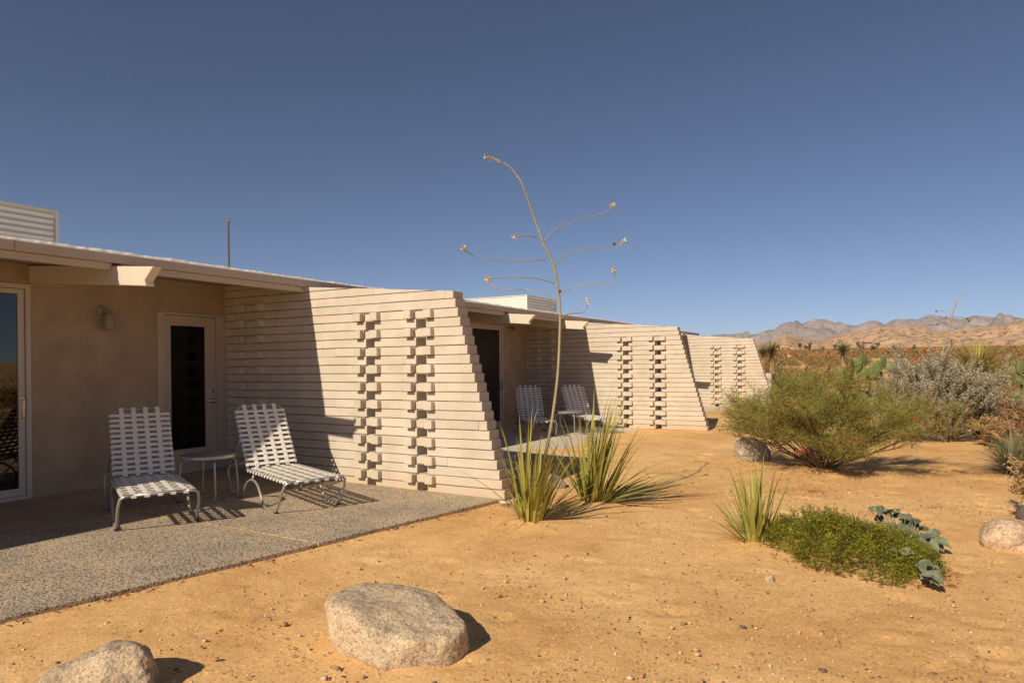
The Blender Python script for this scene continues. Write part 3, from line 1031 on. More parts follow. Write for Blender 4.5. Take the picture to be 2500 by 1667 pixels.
wall_lamp(7.73, 2.44, 'grey bell shaped wall lamp half hidden under a beam of the second unit')

# corrugated roof enclosures
def enclosure(u0, u1, vf, vb, zt, label):
    root = empty('rooftop_enclosure', W((u0+u1)/2, (vf+vb)/2, RZ((vf+vb)/2)))
    tag(root, label, 'roof vent', 'corrugated metal rooftop enclosures')
    zb = RZ(vf) - 0.02
    pitch = 0.086
    def panel(p0, p1, nrm, name):
        N = 8
        steps = int((zt - zb)/pitch*N)
        V, F = [], []
        for i in range(steps+1):
            z = zb + (zt-zb)*i/steps
            off = 0.014*(math.cos(2*math.pi*(z-zb)/pitch)-1)
            for p in (p0, p1):
                V.append(W(p[0]+nrm[0]*off, p[1]+nrm[1]*off, z))
        F = [(2*i, 2*i+1, 2*i+3, 2*i+2) for i in range(steps)]
        MB().add(V, F).build(name, CORR, root, world=True, smooth=True)
    e = 0.03
    panel((u0+e, vf), (u1-e, vf), (0, 1), 'corrugated_panel')
    panel((u0, vf-e), (u0, vb+e), (-1, 0), 'corrugated_panel')
    panel((u1, vf-e), (u1, vb+e), (1, 0), 'corrugated_panel')
    panel((u0+e, vb), (u1-e, vb), (0, -1), 'corrugated_panel')
    for (a, b_) in ((u0, vf), (u1, vf), (u0, vb), (u1, vb)):
        MB().ubox(a-0.022, a+0.022, b_-0.022, b_+0.022, zb-0.1, zt+0.012).build('corner_trim', CORR, root, world=True)
    rim = MB()
    rim.ubox(u0+0.023, u1-0.023, vf-0.02, vf+0.02, zt-0.01, zt+0.01); rim.ubox(u0+0.023, u1-0.023, vb-0.02, vb+0.02, zt-0.01, zt+0.01)
    rim.ubox(u0-0.02, u0+0.02, vf-0.023, vb+0.023, zt-0.01, zt+0.01); rim.ubox(u1-0.02, u1+0.02, vf-0.023, vb+0.023, zt-0.01, zt+0.01)
    rim.build('rim', CORR, root, world=True)
    MB().ubox(u0+0.025, u1-0.025, vf-0.03, vb+0.03, zt-0.09, zt-0.06).build('lid', CORR, root, world=True)
enclosure(-2.80, -0.587, -3.0, -6.0, 3.76, 'corrugated metal rooftop enclosure at the left edge above the glass door')
enclosure(14.14, 16.35, -3.0, -6.0, 3.745, 'white corrugated metal rooftop enclosure behind the tall flower stalk')

mast = empty('tapered_mast', W(11.88, -15.0, -0.1))
tag(mast, 'slim tapered pole with flared cap rising behind the roof', 'pole')
MB().tube([W(11.85, -15, -0.1), W(11.87, -15, 3.5), W(11.885, -15, 7.05)], [0.085, 0.062, 0.026], 10).build('pole', simple('bronze_pole', (0.15, 0.12, 0.08), 0.4, metal=0.5), mast, world=True, smooth=True)
MB().lathe([(0.02, 0), (0.03, 0.03), (0.075, 0.10), (0.07, 0.115), (0.02, 0.14)], 14, tuple(W(11.885, -15, 7.03))).build('cap', simple('rusty_cap', (0.30, 0.15, 0.07), 0.7), mast, world=True)

# ------------------------------------------------------------------ lounge chairs and tables
_shared = {}
def ribbon(pts, nrms, width, wdir, th=0.003):
    V, F = [], []
    w = Vector(wdir)*width/2
    for p, n in zip(pts, nrms):
        p = Vector(p); n = Vector(n)*th/2
        V += [p - w - n, p + w - n, p + w + n, p - w + n]
    for i in range(len(pts)-1):
        for k in range(4):
            F.append((i*4+k, i*4+(k+1) % 4, (i+1)*4+(k+1) % 4, (i+1)*4+k))
    F += [(3, 2, 1, 0), tuple(range((len(pts)-1)*4, len(pts)*4))]
    return V, F

def strap_mesh(key, crossings, half, phase, wrap=0.015):
    """cross strap along x, woven over the long straps, ends wrapped round the side tubes"""
    if key in _shared: return _shared[key]
    xs = [(-half-wrap, -0.012), (-half-wrap*0.9, 0.008), (-half*0.98, 0.0155)]
    for i, c in enumerate(crossings):
        s = 1 if (i+phase) % 2 else -1
        xs.append((c, 0.0125 + 0.0032*s))
        if i < len(crossings)-1: xs.append(((c+crossings[i+1])/2, 0.0125))
    xs += [(half*0.98, 0.0155), (half+wrap*0.9, 0.008), (half+wrap, -0.012)]
    pts = [(x, 0, z) for x, z in xs]
    nr = []
    for i in range(len(pts)):
        a, b_ = pts[max(i-1, 0)], pts[min(i+1, len(pts)-1)]
        t = Vector(b_)-Vector(a); nr.append(Vector((-t.z, 0, t.x)).normalized())
    V, F = ribbon(pts, nr, 0.031, (0, 1, 0))
    o = MB().add(V, F).build('strap', STRAP)
    me = o.data; bpy.data.objects.remove(o)
    _shared[key] = me
    return me

def long_mesh(key, crossings, a0, a1, phase, wrap_lo, wrap_hi):
    if key in _shared: return _shared[key]
    ys = []
    if wrap_lo: ys += [(a0-0.013, -0.014), (a0-0.016, 0.004), (a0, 0.0155)]
    else: ys += [(a0, 0.006)]
    for i, c in enumerate(crossings):
        s = -1 if (i+phase) % 2 else 1
        ys.append((c, 0.0125 + 0.0034*s))
    if wrap_hi: ys += [(a1, 0.0155), (a1+0.016, 0.004), (a1+0.013, -0.014)]
    else: ys += [(a1, 0.006)]
    pts = [(0, y, z) for y, z in ys]
    nr = []
    for i in range(len(pts)):
        a, b_ = pts[max(i-1, 0)], pts[min(i+1, len(pts)-1)]
        t = Vector(b_)-Vector(a); nr.append(Vector((0, -t.z, t.y)).normalized())
    V, F = ribbon(pts, nr, 0.041, (1, 0, 0))
    o = MB().add(V, F).build('strap', STRAP)
    me = o.data; bpy.data.objects.remove(o)
    _shared[key] = me
    return me

def shared_part(key, make, name, mat, root, smooth=True):
    if key not in _shared:
        o = make().build(name, mat, None, smooth=smooth)
        _shared[key] = o.data; bpy.data.objects.remove(o)
    o = bpy.data.objects.new(name, _shared[key])
    link(o, root)
    return o

R_T = 0.0125
def leg_tube(s):
    P = [(.20*s, -.205, .312), (.262*s, -.208, .310), (.298*s, -.192, .288), (.312*s, -.150, .215), (.315*s, -.02, .030), (.315*s, .005, .0135), (.315*s, .05, .0135), (.315*s, .30, .0135), (.315*s, .345, .035), (.315*s, .395, .10), (.315*s, .48, .19), (.315*s, .55, .225), (.315*s, .63, .238), (.315*s, .71, .232), (.315*s, .80, .203), (.315*s, .88, .150), (.315*s, .955, .045), (.315*s, .985, .0135), (.315*s, 1.03, .0135), (.315*s, 1.32, .0135), (.315*s, 1.365, .03), (.315*s, 1.43, .15), (.315*s, 1.465, .245), (.300*s, 1.462, .295), (.255*s, 1.445, .312), (.0, 1.44, .312)]
    return MB().tube(P, R_T, 8)

SEAT_X = [-.20, -.10, 0, .10, .20]
BACK_X = [-.165, -.055, .055, .165]
seat_n, back_n = 13, 12
SEAT_A = [-.125 + i*.083 for i in range(seat_n)]
BACK_S = [.045 + i*.059 for i in range(back_n)]
BTILT = math.atan2(.43, .64)                     # lean of the back from upright
def lounge_chair(u, v, z, ang, label):
    root = empty('lounge_chair', W(u, v, z), -ang)
    tag(root, label, 'lounge chair', 'strap lounge chairs on the patios')
    for s in (-1, 1):
        shared_part('leg%d' % s, lambda: leg_tube(s), 'leg_frame', ALU, root)
        shared_part('seatside%d' % s, lambda: MB().tube([(.275*s, -.20, .303), (.275*s, .97, .306)], R_T, 8), 'seat_rail', ALU, root)
        shared_part('strut%d' % s, lambda: MB().tube([(.262*s, 1.17, .64), (.285*s, 1.42, .315)], 0.008, 6), 'back_strut', ALU, root)
        shared_part('link%d' % s, lambda: MB().tube([(.314*s, .66, .245), (.278*s, .70, .30)], 0.010, 6), 'seat_link', ALU, root)
        for q, (a0, a1) in enumerate(((-.03, .03), (.27, .33), (.96, 1.03), (1.30, 1.36))):
            shared_part('foot%d_%d' % (s, q), lambda: MB().box((.30*s, a0, 0), (.33*s, a1, .012)), 'rubber_foot', RUBBER, root, smooth=False)
    shared_part('front', lambda: MB().tube([(-.21, -.205, .312), (.21, -.205, .312)], R_T, 8), 'front_rail', ALU, root)
    shared_part('rearbar', lambda: MB().tube([(-.275, .965, .300), (.275, .965, .300)], R_T, 8), 'rear_rail', ALU, root)
    def backf():
        L = .775; h = .262
        pts = [(-h, 0, 0), (-h, 0, L-.10), (-h+.02, 0, L-.04), (-h+.06, 0, L-.008), (-h+.11, 0, L), (h-.11, 0, L), (h-.06, 0, L-.008), (h-.02, 0, L-.04), (h, 0, L-.10), (h, 0, 0)]
        return MB().tube(pts, 0.0118, 8)
    bf = shared_part('backframe', backf, 'back_frame', ALU, root)
    bf.location = (0, .95, .312); bf.rotation_euler = (-BTILT, 0, 0)
    zs = .303
    for i, a in enumerate(SEAT_A):
        o = bpy.data.objects.new('strap', strap_mesh('sx%d' % (i % 2), SEAT_X, .275, i % 2)); link(o, root)
        o.location = (0, a, zs)
    for i, x in enumerate(SEAT_X):
        o = bpy.data.objects.new('strap', long_mesh('sl%d' % (i % 2), SEAT_A, -.205, .962, i % 2, True, True)); link(o, root)
        o.location = (x, 0, zs+.002)
    # back: local frame (x right, y up the back, z out of its front)
    Mb = Matrix.Translation((0, .95, .312)) @ Matrix.Rotation(-BTILT, 4, 'X') @ Matrix(((1, 0, 0, 0), (0, 0, -1, 0), (0, 1, 0, 0), (0, 0, 0, 1)))
    for i, s_ in enumerate(BACK_S):
        o = bpy.data.objects.new('strap', strap_mesh('bx%d' % (i % 2), BACK_X, .262, i % 2)); link(o, root)
        o.matrix_local = Mb @ Matrix.Translation((0, s_, 0))
    for i, x in enumerate(BACK_X):
        o = bpy.data.objects.new('strap', long_mesh('bl%d' % (i % 2), BACK_S, .005, .777, i % 2, False, True)); link(o, root)
        o.matrix_local = Mb @ Matrix.Translation((x, 0, .0005))
    return root

def zp(u, v): return patio_z(u, v) + 0.002
lounge_chair(-2.483, 2.265, zp(-2.4, 1.7) - 0.002, math.radians(26.6), 'white strap lounge chair in front of the stucco wall, left of the side table')
lounge_chair(-1.333, 2.894, zp(-1.1, 2.3) - 0.002, math.radians(21.5), 'white strap lounge chair beside the near block wall, half in sun')
def place_back(ju, jv, ang):
    return ju - math.sin(ang)*.95, jv + math.cos(ang)*.95
a3, a4 = math.radians(52), math.radians(42)
u3, v3 = place_back(6.60, 1.14, a3); u4, v4 = place_back(7.60, 1.80, a4)
lounge_chair(u3, v3, 0.005, a3, 'white strap lounge chair in shade on the second patio, left of the flower stalk')
lounge_chair(u4, v4, -0.005, a4, 'white strap lounge chair on the second patio beside the middle block wall')

def side_table(u, v, z, rz, label):
    root = empty('side_table', W(u, v, z), rz); tag(root, label, 'side table', 'round side tables between the lounge chairs')
    H = 0.452
    MB().lathe([(0.0, H-0.022), (0.268, H-0.022), (0.274, H-0.016), (0.274, H+0.010), (0.268, H+0.015), (0.262, H+0.013)], 40).build('rim', ALU, root, smooth=False)
    MB().lathe([(0.01, H), (0.262, H), (0.262, H+0.011), (0.01, H+0.011)], 40).build('table_top', TABLETOP, root)
    for k in range(4):
        a = math.pi/4 + k*math.pi/2
        c, s = math.cos(a), math.sin(a)
        P = [(0.05*c, 0.05*s, H-0.035), (0.20*c, 0.20*s, H-0.035), (0.245*c, 0.245*s, H-0.045), (0.272*c, 0.272*s, H-0.085), (0.288*c, 0.288*s, 0.15), (0.292*c, 0.292*s, 0.0)]
        MB().tube(sweep(P, samples=4), 0.0115, 8).build('leg', ALU, root, smooth=True)
    return root
side_table(-1.46, 1.585, patio_z(-1.46, 1.6), 0.35, 'round grey side table between the two near lounge chairs')
side_table(6.63, 1.95, 0.0, 0.2, 'round grey side table between the two chairs on the second patio')

# ------------------------------------------------------------------ plants: shared tools
def cloud(name, P, D, L, Wd, tint, mat, parent=None, world=True, mid=0.45, side=None):
    """many small pointed leaves as one mesh. P base, D direction, L length, Wd width"""
    P = np.asarray(P, float); D = np.asarray(D, float)
    n = len(P)
    D = D/np.maximum(np.linalg.norm(D, axis=1, keepdims=True), 1e-6)
    if side is None:
        R = RNG.normal(size=(n, 3))
        S = np.cross(D, R)
    else: S = side
    S /= np.maximum(np.linalg.norm(S, axis=1, keepdims=True), 1e-6)
    L = np.broadcast_to(np.asarray(L, float), (n,))[:, None]; Wd = np.broadcast_to(np.asarray(Wd, float), (n,))[:, None]
    m = P + D*L*mid
    V = np.stack([P, m - S*Wd/2, P + D*L, m + S*Wd/2], 1).reshape(-1, 3)
    me = bpy.data.meshes.new(name)
    me.vertices.add(4*n); me.vertices.foreach_set('co', V.astype(np.float32).ravel())
    me.loops.add(4*n); me.loops.foreach_set('vertex_index', np.arange(4*n, dtype=np.int32))
    me.polygons.add(n); me.polygons.foreach_set('loop_start', np.arange(n, dtype=np.int32)*4)
    me.update(calc_edges=True)
    me.materials.append(mat)
    o = bpy.data.objects.new(name, me)
    link(o, parent)
    if world and parent is not None: o.location = -parent.location
    set_tint(o, np.clip(tint, 0, 1))
    return o

def blades(name, bases, dirs, L, Wd, droop, mat, parent, tint=None, segs=4, world=True):
    """long narrow leaves that bend under their weight, one mesh"""
    V, F, T = [], [], []
    for i in range(len(bases)):
        p = Vector(bases[i]); d = Vector(dirs[i]).normalized(); l = float(L[i]); w = float(Wd[i]); dr = float(droop[i])
        s = d.cross(Vector((0, 0, 1)))
        if s.length < 0.05: s = Vector((random.uniform(-1, 1), random.uniform(-1, 1), 0))
        s.normalize()
        n0 = len(V)
        for k in range(segs+1):
            t = k/segs
            ww = w*(0.75+0.5*t if t < 0.3 else max(0.03, (1-t)/0.7*0.9))*0.5
            V += [tuple(p - s*ww), tuple(p + s*ww)]
            d = (d + Vector((0, 0, -dr/segs))).normalized()
            p = p + d*l/segs
        for k in range(segs):
            a = n0 + 2*k
            F.append((a, a+1, a+3, a+2)); T.append((tint[i] if tint is not None else 0.5) + 0.12*(k/segs))
    o = mesh_obj(name, V, F, mat, parent, world=world)
    set_tint(o, np.clip(T, 0, 1))
    return o

YUCM = leafmat('yucca_leaf', (0.27, 0.275, 0.04), (0.52, 0.46, 0.13), 0.42, 0.2)
DRYM = leafmat('dry_leaf', (0.24, 0.12, 0.05), (0.55, 0.38, 0.19), 0.8, 0.15)
FIBM = simple('pale_fibre', (0.62, 0.57, 0.48), 0.7, var=0.1)
STALKM = simple('flower_stalk', (0.25, 0.235, 0.11), 0.6, var=0.2, nscale=5, col2=(0.40, 0.33, 0.21))
BUDM = simple('dry_bud', (0.50, 0.36, 0.20), 0.8, var=0.3, nscale=40)
PODM = simple('brown_pod', (0.12, 0.05, 0.03), 0.6, var=0.3)

# yucca leaves: a dozen curved meshes shared by all leaf objects
def leaf_variant(i):
    r = random.Random(100+i)
    segs = 7
    bend = r.uniform(0.0, 0.5) if i < 9 else r.uniform(0.7, 1.1)
    V, F, T = [], [], []
    p = Vector((0, 0, 0)); d = Vector((0, 0, 1))
    side = Vector((0, 1, 0))
    wob = r.uniform(-0.06, 0.06)
    for k in range(segs+1):
        t = k/segs
        w = 0.030*(0.85 + 0.5*t if t < 0.25 else (1-t)/0.75*0.975 + 0.02)*0.5
        nrm = side.cross(d)
        V += [tuple(p - side*w + nrm*w*0.45), tuple(p), tuple(p + side*w + nrm*w*0.45)]
        d = (d + Vector((bend/segs*(0.3+1.4*t), wob/segs, 0))).normalized()
        p = p + d/segs
    for k in range(segs):
        a = 3*k
        F += [(a, a+1, a+4, a+3), (a+1, a+2, a+5, a+4)]
        t = k/segs
        tt = 0.85 if k == 0 else 0.25 + 0.35*t + r.uniform(-0.05, 0.05)
        T += [tt, tt]
    o = mesh_obj('leaf', V, F, YUCM)
    a = o.data.attributes.new('tint', 'FLOAT', 'FACE'); a.data.foreach_set('value', T)
    me = o.data; bpy.data.objects.remove(o)
    return me
LEAF = [leaf_variant(i) for i in range(12)]

def hesperaloe(u, v, n, lmin, lmax, spread, lean, label, seed, extra=()):
    """a clump of long stiff leaves, each leaf an object"""
    r = random.Random(seed)
    z = float(ground_full(np.array(u), np.array(v)))
    root = empty('yucca_plant', W(u, v, z)); tag(root, label, 'yucca', 'narrow leaved yuccas in the sand')
    def put(az, tilt, L, bx, by, idx, wsc):
        o = bpy.data.objects.new('leaf', LEAF[idx]); link(o, root)
        o.rotation_euler = (0, tilt, az)
        # bend direction is local +X, so tilt about Y leans that way
        o.scale = (L*1.0, L*wsc, L)
        o.location = (bx, by, -0.02)
    for i in range(n):
        az = r.uniform(0, 2*math.pi)
        tilt = min(abs(r.gauss(0, spread)), 1.25)
        L = r.uniform(lmin, lmax)*(1 - 0.25*tilt)
        bx = lean[2]*math.cos(az)*r.random(); by = lean[2]*math.sin(az)*r.random()
        # shift the fan towards the lean direction
        dx = math.sin(tilt)*math.cos(az) + lean[0]; dy = math.sin(tilt)*math.sin(az) + lean[1]
        az2 = math.atan2(dy, dx); t2 = min(math.asin(min(0.97, math.hypot(dx, dy))), 1.3)
        put(az2, t2, L, bx, by, r.randrange(9) if tilt < 0.8 else r.randrange(12), r.uniform(0.9, 1.3)*1.32/max(L, 0.5)**0.6)
    for (az, tilt, L, idx) in extra: put(az, tilt, L, 0.05*math.cos(az), 0.05*math.sin(az), idx, 1.4)
    # a few withered leaves
    nb = 9
    bs, ds, Ls, ws, dr = [], [], [], [], []
    for i in range(nb):
        az = r.uniform(0, 6.28); t = r.uniform(0.1, 1.2)
        bs.append((0.06*math.cos(az), 0.06*math.sin(az), 0.0)); ds.append((math.sin(t)*math.cos(az), math.sin(t)*math.sin(az), math.cos(t)))
        Ls.append(r.uniform(0.35, 0.7)*lmax); ws.append(0.011); dr.append(r.uniform(0.1, 1.2))
    o = blades('withered_leaf', bs, ds, Ls, ws, dr, DRYM, root, [r.random() for _ in range(nb)], world=False); o['kind'] = 'stuff'
    # pale curling threads
    mb = MB()
    for i in range(34):
        az = r.uniform(0, 6.28); h = r.uniform(0.03, 0.55)*lmax; rad = r.uniform(0.03, 0.10) + h*0.35*r.random()
        c = Vector((rad*math.cos(az), rad*math.sin(az), h)); cr_ = r.uniform(0.02, 0.06)
        ax = Vector((r.uniform(-1, 1), r.uniform(-1, 1), r.uniform(-1, 1))).normalized(); e1 = ax.orthogonal().normalized(); e2 = ax.cross(e1)
        a0 = r.uniform(0, 6.28); arc = r.uniform(2, 5.5)
        pts = [c + (e1*math.cos(a0+arc*k/9) + e2*math.sin(a0+arc*k/9))*cr_*(1+0.5*k/9) for k in range(10)]
        pts = [Vector((p.x, p.y, max(p.z, 0.01))) for p in pts]
        mb.tube(pts, 0.0009, 3, caps=False)
    o = mb.build('leaf_fibres', FIBM, root, fix=False); o['kind'] = 'stuff'
    return root

R2 = lambda du, dv: (du, -dv)
ya = hesperaloe(-0.68, 5.02, 78, 0.55, 1.08, 0.45, (0.04, -0.06, 0.13), 'yucca with a tall branching flower stalk at the end of the near block wall', 21,
                extra=((-1.05, 1.15, 0.62, 3), (-0.9, 0.85, 0.95, 2), (-1.2, 0.95, 0.85, 7), (2.2, 0.75, 0.9, 4)))
yb = hesperaloe(0.29, 5.23, 84, 0.62, 1.30, 0.42, (0.10, -0.20, 0.16), 'dark dense yucca just behind and right of the one with the flower stalk', 22,
                extra=((-1.0, 1.1, 1.15, 10), (-0.95, 1.0, 1.25, 11), (-1.25, 1.18, 0.8, 9), (-1.1, 0.8, 1.3, 10), (-1.15, 1.2, 0.6, 10)))
yc = hesperaloe(-0.53, 6.93, 58, 0.40, 0.76, 0.52, (-0.02, 0.0, 0.10), 'small lone yucca in the open sand left of the green mat', 23,
                extra=((1.9, 0.95, 0.62, 3), (-1.1, 1.0, 0.6, 5), (-1.0, 1.15, 0.6, 2)))

# flower stalk of the first yucca
def stalk():
    k = 2.24
    main = [(1300,1262),(1318,1180),(1338,1080),(1350,1010),(1362,910),(1367,800),(1366,735),(1352,650),(1325,590),(1300,520),(1275,450),(1255,420),(1232,400),(1183,383)]
    dep = [6.26, 6.26, 6.27, 6.28, 6.29, 6.29, 6.28, 6.27, 6.25, 6.23, 6.2, 6.19, 6.18, 6.16]
    pts = sweep([px_at(x, y, d) for (x, y), d in zip(main, dep)], samples=5)
    pts[0].z = -0.03
    n = len(pts)
    mb = MB(); mb.tube(pts, [0.0125*(1-i/n)**0.7 + 0.0028 for i in range(n)], 7)
    st = mb.build('flower_stalk', STALKM, ya, smooth=True, world=True)
    br = [([(468,515),(440,507),(400,505),(345,515)], 6.24, -0.15), ([(500,560),(520,525),(570,470),(640,440),(720,412),(800,395),(850,375),(890,335)], 6.25, 0.25),
          ([(515,635),(400,643),(250,637),(150,625),(100,600),(70,570)], 6.25, -0.3), ([(550,690),(600,635),(650,605),(750,580),(850,567),(920,560),(950,535)], 6.26, 0.2),
          ([(565,765),(500,745),(400,733),(280,735),(215,740),(195,735)], 6.27, -0.25), ([(597,895),(575,870),(545,845),(500,815),(400,800),(280,797),(230,785),(205,750)], 6.28, 0.3),
          ([(597,830),(640,800),(700,780),(800,768),(880,760),(897,720),(893,690)], 6.28, -0.2), ([(610,960),(625,940),(660,930),(720,925),(745,900),(748,860)], 6.29, 0.2)]
    P, D, L, T = [], [], [], []
    r = random.Random(5)
    for b, d, dd in br:
        m = len(b)
        pp = sweep([px_at(1100 + x/k, 350 + y/k, d + dd*i/m) for i, (x, y) in enumerate(b)], samples=5)
        nn = len(pp)
        bo = MB().tube(pp, [0.0034*(1-i/nn) + 0.0022 for i in range(nn)], 5).build('branch', STALKM, st, smooth=True, world=False)
        bo.location = (0, 0, 0)
        for i, q in enumerate(pp):
            if i < nn*0.25: continue
            cnt = 2 if i < nn-3 else 8
            for _ in range(cnt):
                P.append(q + Vector((r.gauss(0, .004), r.gauss(0, .004), r.gauss(0, .004)))); D.append((r.gauss(0, 1), r.gauss(0, 1), r.gauss(0.6, 1)))
                L.append(r.uniform(.008, .016) if cnt == 2 else r.uniform(.020, .038)); T.append(r.random() if cnt == 2 else r.uniform(0.7, 1))
    for i, q in enumerate(pts):
        if i > n*0.62:
            for _ in range(3 if i < n-6 else 9):
                P.append(q); D.append((r.gauss(0, 1), r.gauss(0, 1), r.gauss(0.3, 1))); L.append(r.uniform(.010, .020) if i < n-4 else r.uniform(.020, .040)); T.append(r.random())
    o = cloud('buds', P, D, L, np.array(L)*0.5, T, leafmat('bud', (0.40, 0.28, 0.17), (0.78, 0.66, 0.46), 0.8, 0.2), st, world=False); o['kind'] = 'stuff'
    for (x, y, d) in ((597, 808, 6.27), (895, 550, 6.42)):
        c = px_at(1100 + x/k, 350 + y/k, d)
        po = MB().lathe([(0.003, -0.016), (0.012, -0.010), (0.0145, 0.0), (0.011, 0.010), (0.002, 0.016)], 8, tuple(c)).build('seed_pod', PODM, st, smooth=True); po.location = (0, 0, 0)
stalk()

# feathery seedling standing behind the second yucca
def seedling():
    base = px_on_ground(1440, 1225); root = empty('feathery_seedling', base)
    tag(root, 'dark green feathery seedling upright between the leaves of the dense yucca', 'plant')
    d = (base - CAMB).dot(fw)
    top = px_at(1437, 1035, d)
    pts = [base.lerp(top, t) + Vector((0.01*math.sin(t*5), 0.01*math.cos(t*4), 0)) for t in np.linspace(0, 1, 10)]
    MB().tube(pts, [0.006*(1-i/11) + .001 for i in range(10)], 5).build('stem', simple('seedling_stem', (0.16, 0.17, 0.06), .6), root, world=True, smooth=True)
    P, D, L, T = [], [], [], []
    for i in range(1500):
        t = random.uniform(0.1, 1); q = base.lerp(top, t); a = random.uniform(0, 6.28); l = 0.11*(1-t*0.7)*random.random()
        dr_ = Vector((math.cos(a), math.sin(a), 0.35)); P.append(q + dr_*l); D.append(dr_ + Vector((random.gauss(0, .6), random.gauss(0, .6), random.gauss(.2, .6)))); L.append(random.uniform(.012, .028)); T.append(random.random())
    o = cloud('foliage', P, D, L, 0.0028, T, leafmat('seedling_leaf', (0.06, 0.09, 0.03), (0.13, 0.16, 0.06)), root); o['kind'] = 'stuff'
seedling()

# branching shrubs
def grow(base, n_main, el, lens, sub, seed, spread=0.6, az_range=(0, 6.283), r0=0.014, subn=(5, 5), curve=0.25):
    r = random.Random(seed)
    mb = MB(); tips = []
    def br(p, d, l, rad, lev):
        pts = [p]; dd = d.copy()
        for k in range(4):
            dd = (dd + Vector((r.gauss(0, .12), r.gauss(0, .12), r.gauss(curve*0.25, .1)))).normalized()
            q_ = pts[-1] + dd*l/4
            if q_.z < base[2] + 0.10 + 0.10*lev:
                dd = Vector((dd.x, dd.y, abs(dd.z) + 0.35)).normalized(); q_ = pts[-1] + dd*l/4
            pts.append(q_)
        mb.tube(pts, [rad*(1-0.15*k) for k in range(5)], 5 if lev == 0 else 3, caps=False)
        if lev == sub: tips.append((pts, dd)); return
        for j in range(subn[lev]):
            t = r.uniform(0.35, 1.0); q = pts[min(int(t*4), 3)].lerp(pts[min(int(t*4)+1, 4)], t*4 % 1 if t < 1 else 1)
            nd = (dd + Vector((r.gauss(0, spread), r.gauss(0, spread), r.gauss(0.05, spread*0.7)))).normalized()
            br(q, nd, l*r.uniform(0.35, 0.62), rad*0.55, lev+1)
    for i in range(n_main):
        a = r.uniform(*az_range); e = r.uniform(*el)
        br(Vector(base) + Vector((r.gauss(0, .03), r.gauss(0, .03), 0)), Vector((math.cos(a)*math.cos(e), math.sin(a)*math.cos(e), math.sin(e))), r.uniform(*lens), r0*r.uniform(.6, 1.1), 0)
    return mb, tips

BARK = simple('shrub_bark', (0.13, 0.075, 0.045), 0.85, var=0.3, nscale=20)
GREYBARK = simple('grey_bark', (0.22, 0.18, 0.14), 0.9, var=0.3, nscale=20)

def feathery_shrub():
    base = W(3.66, 7.0, -0.03)
    root = empty('feathery_shrub', base); tag(root, 'large feathery yellow green shrub with hanging red pods over two rocks', 'shrub')
    mb, tips = grow(base, 32, (0.36, 1.25), (0.80, 1.28), 2, 33, spread=0.55, subn=(6, 6), r0=0.016, curve=0.08)
    mb.build('branches', BARK, root, world=True, fix=False, smooth=True)['kind'] = 'stuff'
    P, D, L, T = [], [], [], []
    cen = base + Vector((0, 0, 0.72))
    for pts, dd in tips:
        tb = random.gauss(0.5, 0.16)
        for i in range(98):
            t = random.random(); q = pts[0].lerp(pts[-1], t) + Vector((random.gauss(0, .045), random.gauss(0, .045), random.gauss(0, .04)))
            sx = (q - base).dot(rt)
            if q.z < (0.44 if sx < -0.25 else 0.20 + 0.28*max(0, sx)) + random.gauss(0, .05) or q.z > 1.34 - 0.28*max(0, -sx-.1) - 0.6*max(0, sx-.75) - 0.08*random.random(): continue
            P.append(q); D.append(dd*0.8 + Vector((random.gauss(0, .7), random.gauss(0, .7), random.gauss(.2, .7)))); L.append(random.uniform(.035, .075)); T.append(tb + random.gauss(0, .18))
    o = cloud('foliage', P, D, L, 0.0042, T, leafmat('feathery_leaf', (0.17, 0.18, 0.03), (0.50, 0.44, 0.12), 0.6, 0.35), root); o['kind'] = 'stuff'
    P, D, L, T = [], [], [], []
    for c in range(190):
        pts, dd = random.choice(tips); q = pts[random.randint(2, 4)]
        if (random.random() < 0.55 and q.z > 0.8) or q.z < 0.34: continue
        for j in range(random.randint(3, 9)):
            P.append(q + Vector((random.gauss(0, .04), random.gauss(0, .04), random.gauss(0, .03)))); D.append((random.gauss(0, .25), random.gauss(0, .25), -1)); L.append(random.uniform(.04, .075)); T.append(random.random())
    o = cloud('seed_pods', P, D, L, 0.015, T, leafmat('red_pod', (0.16, 0.03, 0.02), (0.50, 0.12, 0.07), 0.6, 0.2), root); o['kind'] = 'stuff'
feathery_shrub()

SAGEM = leafmat('sage_leaf', (0.22, 0.205, 0.125), (0.56, 0.50, 0.36), 0.8, 0.15)
def sage(base, lens, n_main, seed, label, per=58, el=(0.35, 1.45)):
    root = empty('sage_shrub', base); tag(root, label, 'shrub', 'grey green sage shrubs beyond the feathery shrub')
    mb, tips = grow(base, n_main, el, lens, 2, seed, spread=0.42, subn=(5, 5), r0=0.013, curve=0.5)
    mb.build('branches', GREYBARK, root, world=True, fix=False)['kind'] = 'stuff'
    P, D, L, T = [], [], [], []
    for pts, dd in tips:
        tb = random.gauss(0.5, 0.12)
        for i in range(per):
            t = random.random(); q = pts[0].lerp(pts[-1], t) + Vector((random.gauss(0, .014), random.gauss(0, .014), random.gauss(0, .014)))
            if q.z < base.z + 0.04: continue
            P.append(q); D.append(dd*0.5 + Vector((random.gauss(0, .8), random.gauss(0, .8), random.gauss(.3, .7)))); L.append(random.uniform(.022, .042)); T.append(tb + random.gauss(0, .16))
    o = cloud('foliage', P, D, L, np.array(L)*0.5, T, SAGEM, root); o['kind'] = 'stuff'
sage(px_on_ground(2305, 1078), (0.80, 1.22), 46, 41, 'big rounded grey green sage shrub right of the feathery shrub', el=(0.06, 1.45))
sage(px_on_ground(2205, 1030), (0.8, 1.15), 9, 42, 'thin upright grey sage between the prickly pear and the big sage', el=(0.8, 1.45))

